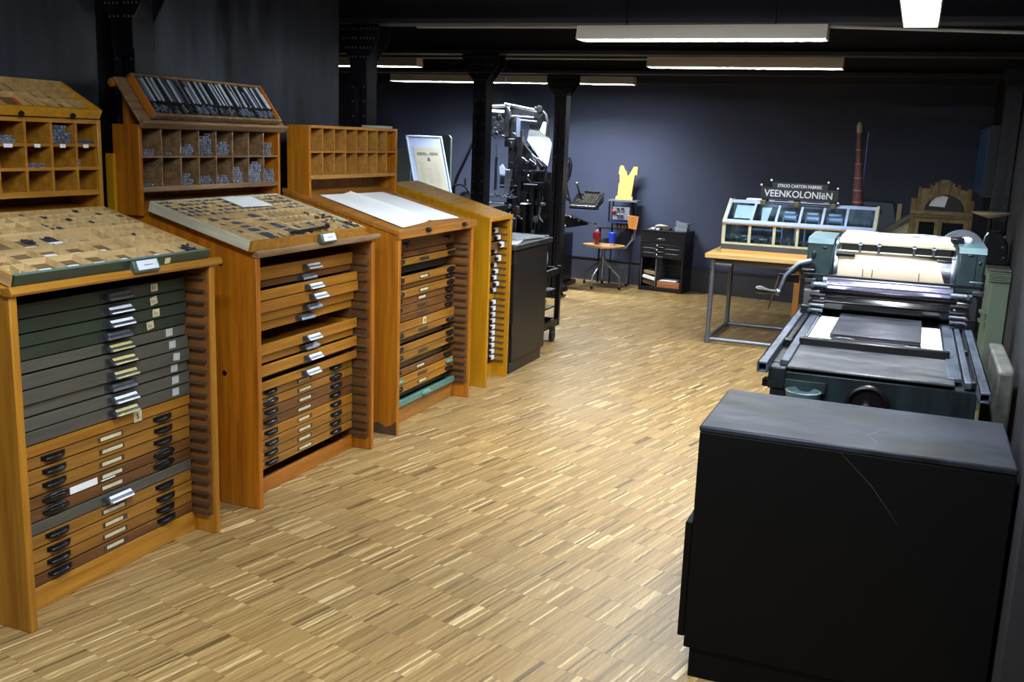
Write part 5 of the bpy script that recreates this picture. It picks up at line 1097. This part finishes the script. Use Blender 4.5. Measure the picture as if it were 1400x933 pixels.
b = MB(); b.prism([(.21, PHT-.31), (.25, PHT-.31), (.247, PHT-.285), (.235, PHT-.265), (.225, PHT-.265), (.213, PHT-.285)], 'z', .0015, .0022); b.build('crest', INK, P, world=False)
b = MB()
for c in range(3):
    for r_ in range(36):
        if r_ < 5 and c == 1: continue
        y = PHT-.34-r_*.0125; 
        if y > .03: b.box(.105+c*.083, .105+c*.083+random.uniform(.055, .075), y, y+.003, .0015, .0019)
b.build('text_lines', mat('faint_ink', (122, 118, 106), .7), P, world=False)['kind'] = 'stuff'
SG = mat('sage_board', (84, 96, 88), .5, var=.1)
b = MB(); b.prism([(-5.86, .951), (-5.52, .951), (-5.49, 1.53), (-5.84, 1.53)], 'y', 10.46, 10.48); solo('green_board', b, SG, 'sage green board standing left of the framed newspaper', 'board')
b = MB(); b.prism([(-5.12, .951), (-5.0, .951), (-5.0, 1.68), (-5.03, 1.71), (-5.09, 1.71), (-5.11, 1.66)], 'y', 10.48, 10.52); t = solo('green_post', b, SG, 'narrow sage green board with a notched top right of the framed newspaper', 'board')
b = MB(); b.box(-5.2, -5.13, 10.49, 10.51, .951, 1.5); solo('green_board', b, SG, 'narrow green board directly behind the framed newspaper', 'board')

# ================================================================== LINE CASTING MACHINE
LM = thing('typesetting_machine', 'tall black and silver line casting machine with keyboard, between the riveted columns', 'typesetting machine', (-4.15, 10.95, 0))
MK = mat('machine_black', (22, 22, 26), .32, .3, var=.3, vscale=8); MG = mat('magazine_plate', (104, 114, 124), .5, .2, rgb2=(78, 80, 74), vscale=3, rvar=.1)
def lp(n, m, f_, bev=.003): q = MB(); f_(q); return q.build(n, m, LM, bevel=bev)
lp('base', MK, lambda b: (b.box(-4.5, -3.75, 10.72, 11.35, .04, .62), b.box(-4.56, -3.70, 10.68, 11.4, 0, .05)), .01)
lp('foot', MK, lambda b: b.prism([(-3.75, 0), (-3.58, 0), (-3.60, .05), (-3.70, .10), (-3.74, .34)], 'y', 10.6, 10.75), .004)
lp('foot', MK, lambda b: b.prism([(-4.5, 0), (-4.66, 0), (-4.62, .06), (-4.5, .3)], 'y', 10.6, 10.75), .004)
lp('column_frame', MK, lambda b: (b.box(-4.475, -4.395, 10.95, 11.1, .6, 1.95), b.box(-4.52, -4.38, 10.93, 11.12, 1.60, 1.70)), .01)
lp('front_post', MK, lambda b: b.box(-4.31, -4.255, 10.84, 10.90, .95, 1.80), .006)
lp('post_plate', mat('blue_grey_plate', (84, 92, 112), .35, .4), lambda b: b.box(-4.335, -4.285, 10.83, 10.845, 1.72, 1.93), .002)
lp('grey_lever', DSTEEL, lambda b: b.prism([(-4.45, 1.34), (-4.37, 1.34), (-4.395, 1.05), (-4.46, 1.05)], 'y', 10.82, 10.86), .004)
lp('needle_rod', MK, lambda b: (b.cyl((-4.58, 10.85, 1.1), (-4.58, 10.85, 1.48), .017, 10), b.cyl((-4.58, 10.85, 1.48), (-4.585, 10.85, 1.62), .004, 6)), 0)
lp('distributor_bar', STEEL, lambda b: b.cyl((-4.52, 10.9, 2.09), (-4.13, 10.98, 2.025), .027, 16), 0)
lp('distributor_bar', DSTEEL, lambda b: b.cyl((-4.66, 10.88, 2.06), (-4.5, 10.9, 2.07), .02, 12), 0)
lp('distributor_bar', CREAM, lambda b: b.cyl((-4.67, 10.88, 2.005), (-4.52, 10.9, 2.0), .018, 12), 0)
lp('distributor_screw', STEEL, lambda b: b.cyl((-4.42, 10.86, 1.955), (-4.16, 10.93, 1.945), .014, 12), 0)
lp('distributor_screw', DSTEEL, lambda b: b.cyl((-4.30, 10.88, 1.91), (-4.12, 10.93, 1.90), .012, 12), 0)
lp('distributor_casing', MK, lambda b: b.prism([(-4.44, 2.05), (-4.40, 2.06), (-4.12, 2.01), (-4.05, 1.99), (-4.08, 1.93), (-4.40, 1.955), (-4.46, 1.98)], 'y', 10.93, 11.1), .006)
lp('side_bracket', STEEL, lambda b: b.prism([(-4.47, 2.05), (-4.445, 2.06), (-4.41, 1.99), (-4.405, 1.92), (-4.43, 1.91), (-4.435, 1.97)], 'y', 10.84, 10.9), .004)
lp('curved_guard', MK, lambda b: b.tube([(-4.16, 10.95, 2.06), (-4.08, 10.95, 2.04), (-4.02, 10.95, 1.98), (-3.995, 10.95, 1.88), (-3.99, 10.95, 1.74)], .02, 10), 0)
lp('cream_bracket', CREAM, lambda b: b.prism([(-4.07, 1.80), (-4.03, 1.90), (-4.0, 1.89), (-4.01, 1.76)], 'y', 10.9, 10.95), .004)
lp('gear', MK, lambda b: b.lathe((-4.09, 10.9, 2.045), [(.02, 0), (.04, .004), (.04, .03), (.02, .034)], 12, 'y'), 0)
q = MB(); Pm = [(-4.27, 11.10, 1.87), (-4.11, 11.10, 1.87), (-3.905, 10.88, 1.66), (-3.915, 10.80, 1.40), (-4.25, 10.98, 1.685)]
q.add([Vector(p) for p in Pm]+[Vector(p)+Vector((-.012, .03, -.03)) for p in Pm], [(4, 3, 2, 1, 0), (5, 6, 7, 8, 9)]+[(i, (i+1) % 5, 5+(i+1) % 5, 5+i) for i in range(5)]); q.build('magazine', MG, LM, bevel=.003)
lp('magazine_edge', STEEL, lambda b: b.bar((-4.255, 10.97, 1.68), (-3.915, 10.79, 1.395), .012, .012), .001)
lp('magazine_rail', MK, lambda b: b.bar((-4.36, 10.96, 1.70), (-3.98, 10.80, 1.38), .03, .05), .004)
for i, (x, z) in enumerate(((-4.20, 1.46), (-4.11, 1.44), (-4.09, 1.50), (-4.02, 1.46))):
    lp('escapement_disc', STEEL if i != 2 else DSTEEL, lambda b: b.prism([(x-.045, z+.03), (x-.03, z+.035), (x+.045, z-.02), (x+.03, z-.04), (x-.01, z-.03)], 'y', 10.80+.01*i, 10.82+.01*i), .004)
for i, (x, z, w, h) in enumerate(((-4.37, 1.62, .04, .10), (-4.40, 1.50, .035, .03), (-4.36, 1.42, .05, .03), (-4.34, 1.75, .06, .03), (-4.38, 1.33, .05, .018), (-4.35, 1.22, .03, .02), (-4.40, 1.345, .06, .012))):
    lp('chute_finger', STEEL, lambda b: b.prism([(x-w/2, z+h/2), (x+w*.2, z+h*.35), (x+w/2, z-h/2), (x+w*.1, z-h*.3)], 'y', 10.79, 10.81), .001)
random.seed(21)
for i, (x, z) in enumerate(((-4.63, 1.92), (-4.60, 1.87), (-4.56, 1.95), (-4.62, 1.80), (-4.65, 1.74), (-4.57, 1.83), (-4.53, 1.88))):
    lp('gear', STEEL if i in (3, 2) else MK, lambda b: (b.lathe((x, 10.86, z), [(.008, 0), (.026, .004), (.026, .018), (.01, .022)], 14, 'y'), b.cyl((x, 10.87, z), (x+.03, 10.92, z-.05), .008, 8)), 0)
lp('gear_bracket', MK, lambda b: b.prism([(-4.66, 1.74), (-4.50, 1.70), (-4.46, 1.72), (-4.46, 2.02), (-4.50, 2.02), (-4.52, 1.80), (-4.66, 1.77)], 'y', 10.92, 10.97), .004)
lp('elevator_tray', STEEL, lambda b: b.prism([(-4.56, 1.735), (-4.49, 1.735), (-4.47, 1.72), (-4.55, 1.715)], 'y', 10.83, 10.9), .002)
lp('white_chute', mat('pale_blue_sheet', (150, 160, 200), .4, .2), lambda b: b.prism([(-4.56, 1.37), (-4.52, 1.40), (-4.46, 1.30), (-4.465, 1.275), (-4.55, 1.28)], 'y', 10.9, 10.92), .001)
lp('assembly_box', MK, lambda b: (b.box(-4.55, -4.40, 10.9, 11.05, 1.12, 1.27), b.box(-4.36, -4.10, 10.9, 11.05, 1.0, 1.34)), .01)
lp('assembly_rail', DSTEEL, lambda b: (b.box(-4.54, -4.46, 10.86, 10.9, 1.145, 1.16), b.box(-4.40, -4.30, 10.84, 10.9, 1.15, 1.165), b.box(-4.20, -4.02, 10.78, 10.86, 1.178, 1.19)), .002)
for x in (-4.105, -4.02): lp('plunger_cylinder', MK, lambda b: b.cyl((x, 10.86, .66), (x, 10.86, 1.17), .036, 18), 0)
lp('pot_crucible', MK, lambda b: (b.cyl((-4.24, 10.95, .62), (-4.24, 10.95, 1.10), .09, 20), b.cyl((-4.24, 10.95, 1.10), (-4.24, 10.95, 1.14), .07, 20, .05)), 0)
lp('front_frame', MK, lambda b: (b.box(-4.10, -3.93, 10.78, 10.82, 1.33, 1.35), b.box(-4.10, -4.085, 10.78, 10.82, 1.2, 1.35), b.box(-3.945, -3.93, 10.78, 10.82, 1.2, 1.4), b.box(-4.10, -3.93, 10.78, 10.82, 1.2, 1.215)), .002)
lp('vise_table', DSTEEL, lambda b: (b.box(-4.61, -4.29, 10.72, 10.86, 1.015, 1.035), b.box(-4.64, -4.40, 10.70, 10.86, .945, .96)), .003)
for i in range(7): lp('vise_block', STEEL if i % 2 else DSTEEL, lambda b: b.box(-4.60+i*.045, -4.575+i*.045, 10.71, 10.76, 1.035, 1.035+random.uniform(.01, .03)), .001)
lp('slug_tray', MATS['pale_blue_sheet'], lambda b: b.box(-4.67, -4.37, 10.66, 10.86, .895, .91), .002)
lp('slug_box', MK, lambda b: b.box(-4.62, -4.40, 10.70, 10.9, .905, .945), .003)
lp('mould_disc', STEEL, lambda b: b.lathe((-4.255, 10.74, .885), [(.01, 0), (.045, .004), (.05, .012), (.05, .03), (.02, .034)], 24, 'y'), 0)
lp('mould_disc', DSTEEL, lambda b: b.lathe((-4.34, 10.72, .93), [(.01, 0), (.02, .004), (.02, .05)], 14, 'y'), 0)
lp('oil_lamp_disc', DSTEEL, lambda b: b.lathe((-4.16, 10.76, .955), [(.06, 0), (.065, .006), (.05, .018)], 24), 0)
lp('knob', STEEL, lambda b: b.ball((-4.12, 10.74, 1.0), .013, 10), 0); lp('knob', STEEL, lambda b: b.ball((-4.19, 10.74, .79), .013, 10), 0); lp('knob', STEEL, lambda b: b.ball((-4.655, 10.76, 1.03), .018, 10), 0); lp('knob', STEEL, lambda b: b.ball((-4.14, 10.78, 1.285), .016, 10), 0)
lp('clutch_lever', DSTEEL, lambda b: b.tube([(-3.97, 10.76, .93), (-3.985, 10.76, .84), (-3.96, 10.76, .79), (-3.93, 10.76, .765)], .01, 8), 0)
lp('small_lever', DSTEEL, lambda b: b.tube([(-4.33, 10.72, .86), (-4.31, 10.70, .80), (-4.25, 10.70, .785)], .009, 8), 0)
lp('bracket_light', DSTEEL, lambda b: b.box(-3.97, -3.92, 10.76, 10.80, .955, .985), .003)
# keyboard side
lp('copy_arm', MK, lambda b: b.tube([(-3.75, 10.9, 1.15), (-3.68, 10.86, 1.05), (-3.62, 10.84, 1.0), (-3.5, 10.82, 1.04)], .018, 10), 0)
lp('keyboard_tray', MK, lambda b: b.prism([(10.72, .965), (10.72, .99), (10.98, 1.11), (10.98, 1.03), (10.80, .955)], 'x', -3.60, -3.29), .003)
lp('keyboard_bar', STEEL, lambda b: b.box(-3.60, -3.30, 10.705, 10.722, .966, .986), .003)
lp('keyboard_back', BLK, lambda b: b.prism([(10.96, 1.10), (10.96, 1.14), (10.985, 1.145), (10.985, 1.10)], 'x', -3.51, -3.33), .002)
lp('keyboard_side', BLK, lambda b: b.prism([(10.72, .95), (10.72, 1.0), (10.985, 1.135), (10.985, 1.02)], 'x', -3.295, -3.28), .002)
lp('keyboard_apron', BLK, lambda b: b.prism([(10.715, .945), (10.715, .965), (10.80, .965), (10.80, .945)], 'x', -3.61, -3.28), .001)
KM = mat('key_cream', (108, 104, 90), .5)
kk0 = MB(); kk0.box(-.009, .009, -.009, .009, 0, .012); kme = None
for r_ in range(6):
    for c_ in range(6):
        y = 10.77+r_*.036; z = .992+(y-10.72)*.46
        if kme is None: o = kk0.build('key', KM, LM, world=False, bevel=.0); kme = o.data
        else: o = bpy.data.objects.new('key', kme); COL.objects.link(o); o.parent = LM
        o.location = Vector((-3.495+c_*.033, y, z))-WM[LM].translation
lp('lever', MK, lambda b: b.tube([(-3.49, 10.83, 1.03), (-3.52, 10.80, 1.12), (-3.55, 10.80, 1.21)], .011, 8), 0)
lp('lever_ball', STEEL, lambda b: b.ball((-3.552, 10.80, 1.225), .019, 12), 0)
lp('hose', MK, lambda b: b.tube([(-3.80, 10.9, 1.42), (-3.74, 10.85, 1.50), (-3.67, 10.84, 1.50), (-3.645, 10.84, 1.42), (-3.66, 10.84, 1.30), (-3.70, 10.84, 1.22), (-3.66, 10.82, 1.10), (-3.62, 10.82, .98)], .014, 8), 0)
lp('hose', BLKM, lambda b: b.tube([(-3.78, 10.86, 1.30), (-3.72, 10.86, 1.40), (-3.69, 10.86, 1.44), (-3.67, 10.86, 1.36), (-3.70, 10.86, 1.26)], .02, 8), 0)
lp('lower_arm', MK, lambda b: b.prism([(-3.78, .84), (-3.62, .86), (-3.40, .79), (-3.40, .765), (-3.72, .70), (-3.78, .70)], 'y', 10.78, 10.86), .006)
lp('arm_screws', CREAM, lambda b: (b.ball((-3.60, 10.775, .845), .01, 8), b.ball((-3.56, 10.775, .835), .008, 8), b.ball((-3.50, 10.775, .81), .008, 8), b.box(-3.72, -3.66, 10.77, 10.78, .855, .87)), 0)
lp('end_rod', STEEL, lambda b: (b.cyl((-3.41, 10.82, .778), (-3.32, 10.82, .776), .006, 8), b.ball((-3.315, 10.82, .776), .018, 10), b.ball((-3.405, 10.82, .778), .012, 10)), 0)
lp('end_knob', STEEL, lambda b: (b.ball((-3.66, 10.77, .735), .018, 10), b.cyl((-3.74, 10.80, .745), (-3.66, 10.77, .735), .012, 8), b.ball((-3.71, 10.77, .705), .014, 10)), 0)
# long lever and hoop on the far left
lp('main_lever', MK, lambda b: b.tube([(-4.90, 10.9, 1.66), (-5.0, 10.9, 1.44), (-5.10, 10.9, 1.24), (-5.14, 10.9, 1.12), (-5.15, 10.9, .9)], .02, 8), 0)
lp('hoop', MK, lambda b: b.tube([(-5.15, 10.88, .95), (-5.15, 10.86, 1.08), (-5.10, 10.84, 1.13), (-5.02, 10.84, 1.14), (-4.95, 10.86, 1.09), (-4.90, 10.88, 1.0)], .014, 8), 0)
lp('lever_knob', MK, lambda b: b.cyl((-4.965, 10.84, 1.13), (-4.975, 10.84, 1.21), .013, 10), 0)
lp('drive_pulley', DSTEEL, lambda b: b.lathe((-4.98, 10.86, .98), [(.02, 0), (.075, .004), (.08, .02), (.075, .04), (.02, .044)], 24, 'y'), 0)
lp('drive_frame', MK, lambda b: (b.box(-5.16, -4.5, 10.95, 11.1, .55, .95), b.box(-5.14, -5.02, 10.92, 11.1, 0, .55)), .01)

random.seed(5)
for i in range(34):
    x = random.uniform(-4.42, -3.93); z = random.uniform(.72, 1.58 if x < -4.15 else 1.36); L = random.uniform(.05, .2); a = random.choice([0, 1.57, 1.57, .9, -.7])
    r = random.uniform(.007, .016); y = random.uniform(10.8, 10.9); m = MK if random.random() < .72 else DSTEEL
    if i % 4 == 3: lp('cam_wheel', m, lambda b: b.lathe((x, y, z), [(.006, 0), (r*2.6, .003), (r*2.6, .018), (.01, .022)], 16, 'y'), 0)
    else: lp('linkage_rod', m, lambda b: b.bar((x-L/2*math.cos(a), y, z-L/2*math.sin(a)), (x+L/2*math.cos(a), y+.01, z+L/2*math.sin(a)), r*2, r*1.4), .001)
lp('frame_plate', MK, lambda b: (b.box(-4.40, -4.12, 10.96, 10.99, 1.3, 1.62), b.box(-4.1, -3.92, 10.95, 10.98, .6, 1.33)), .004)
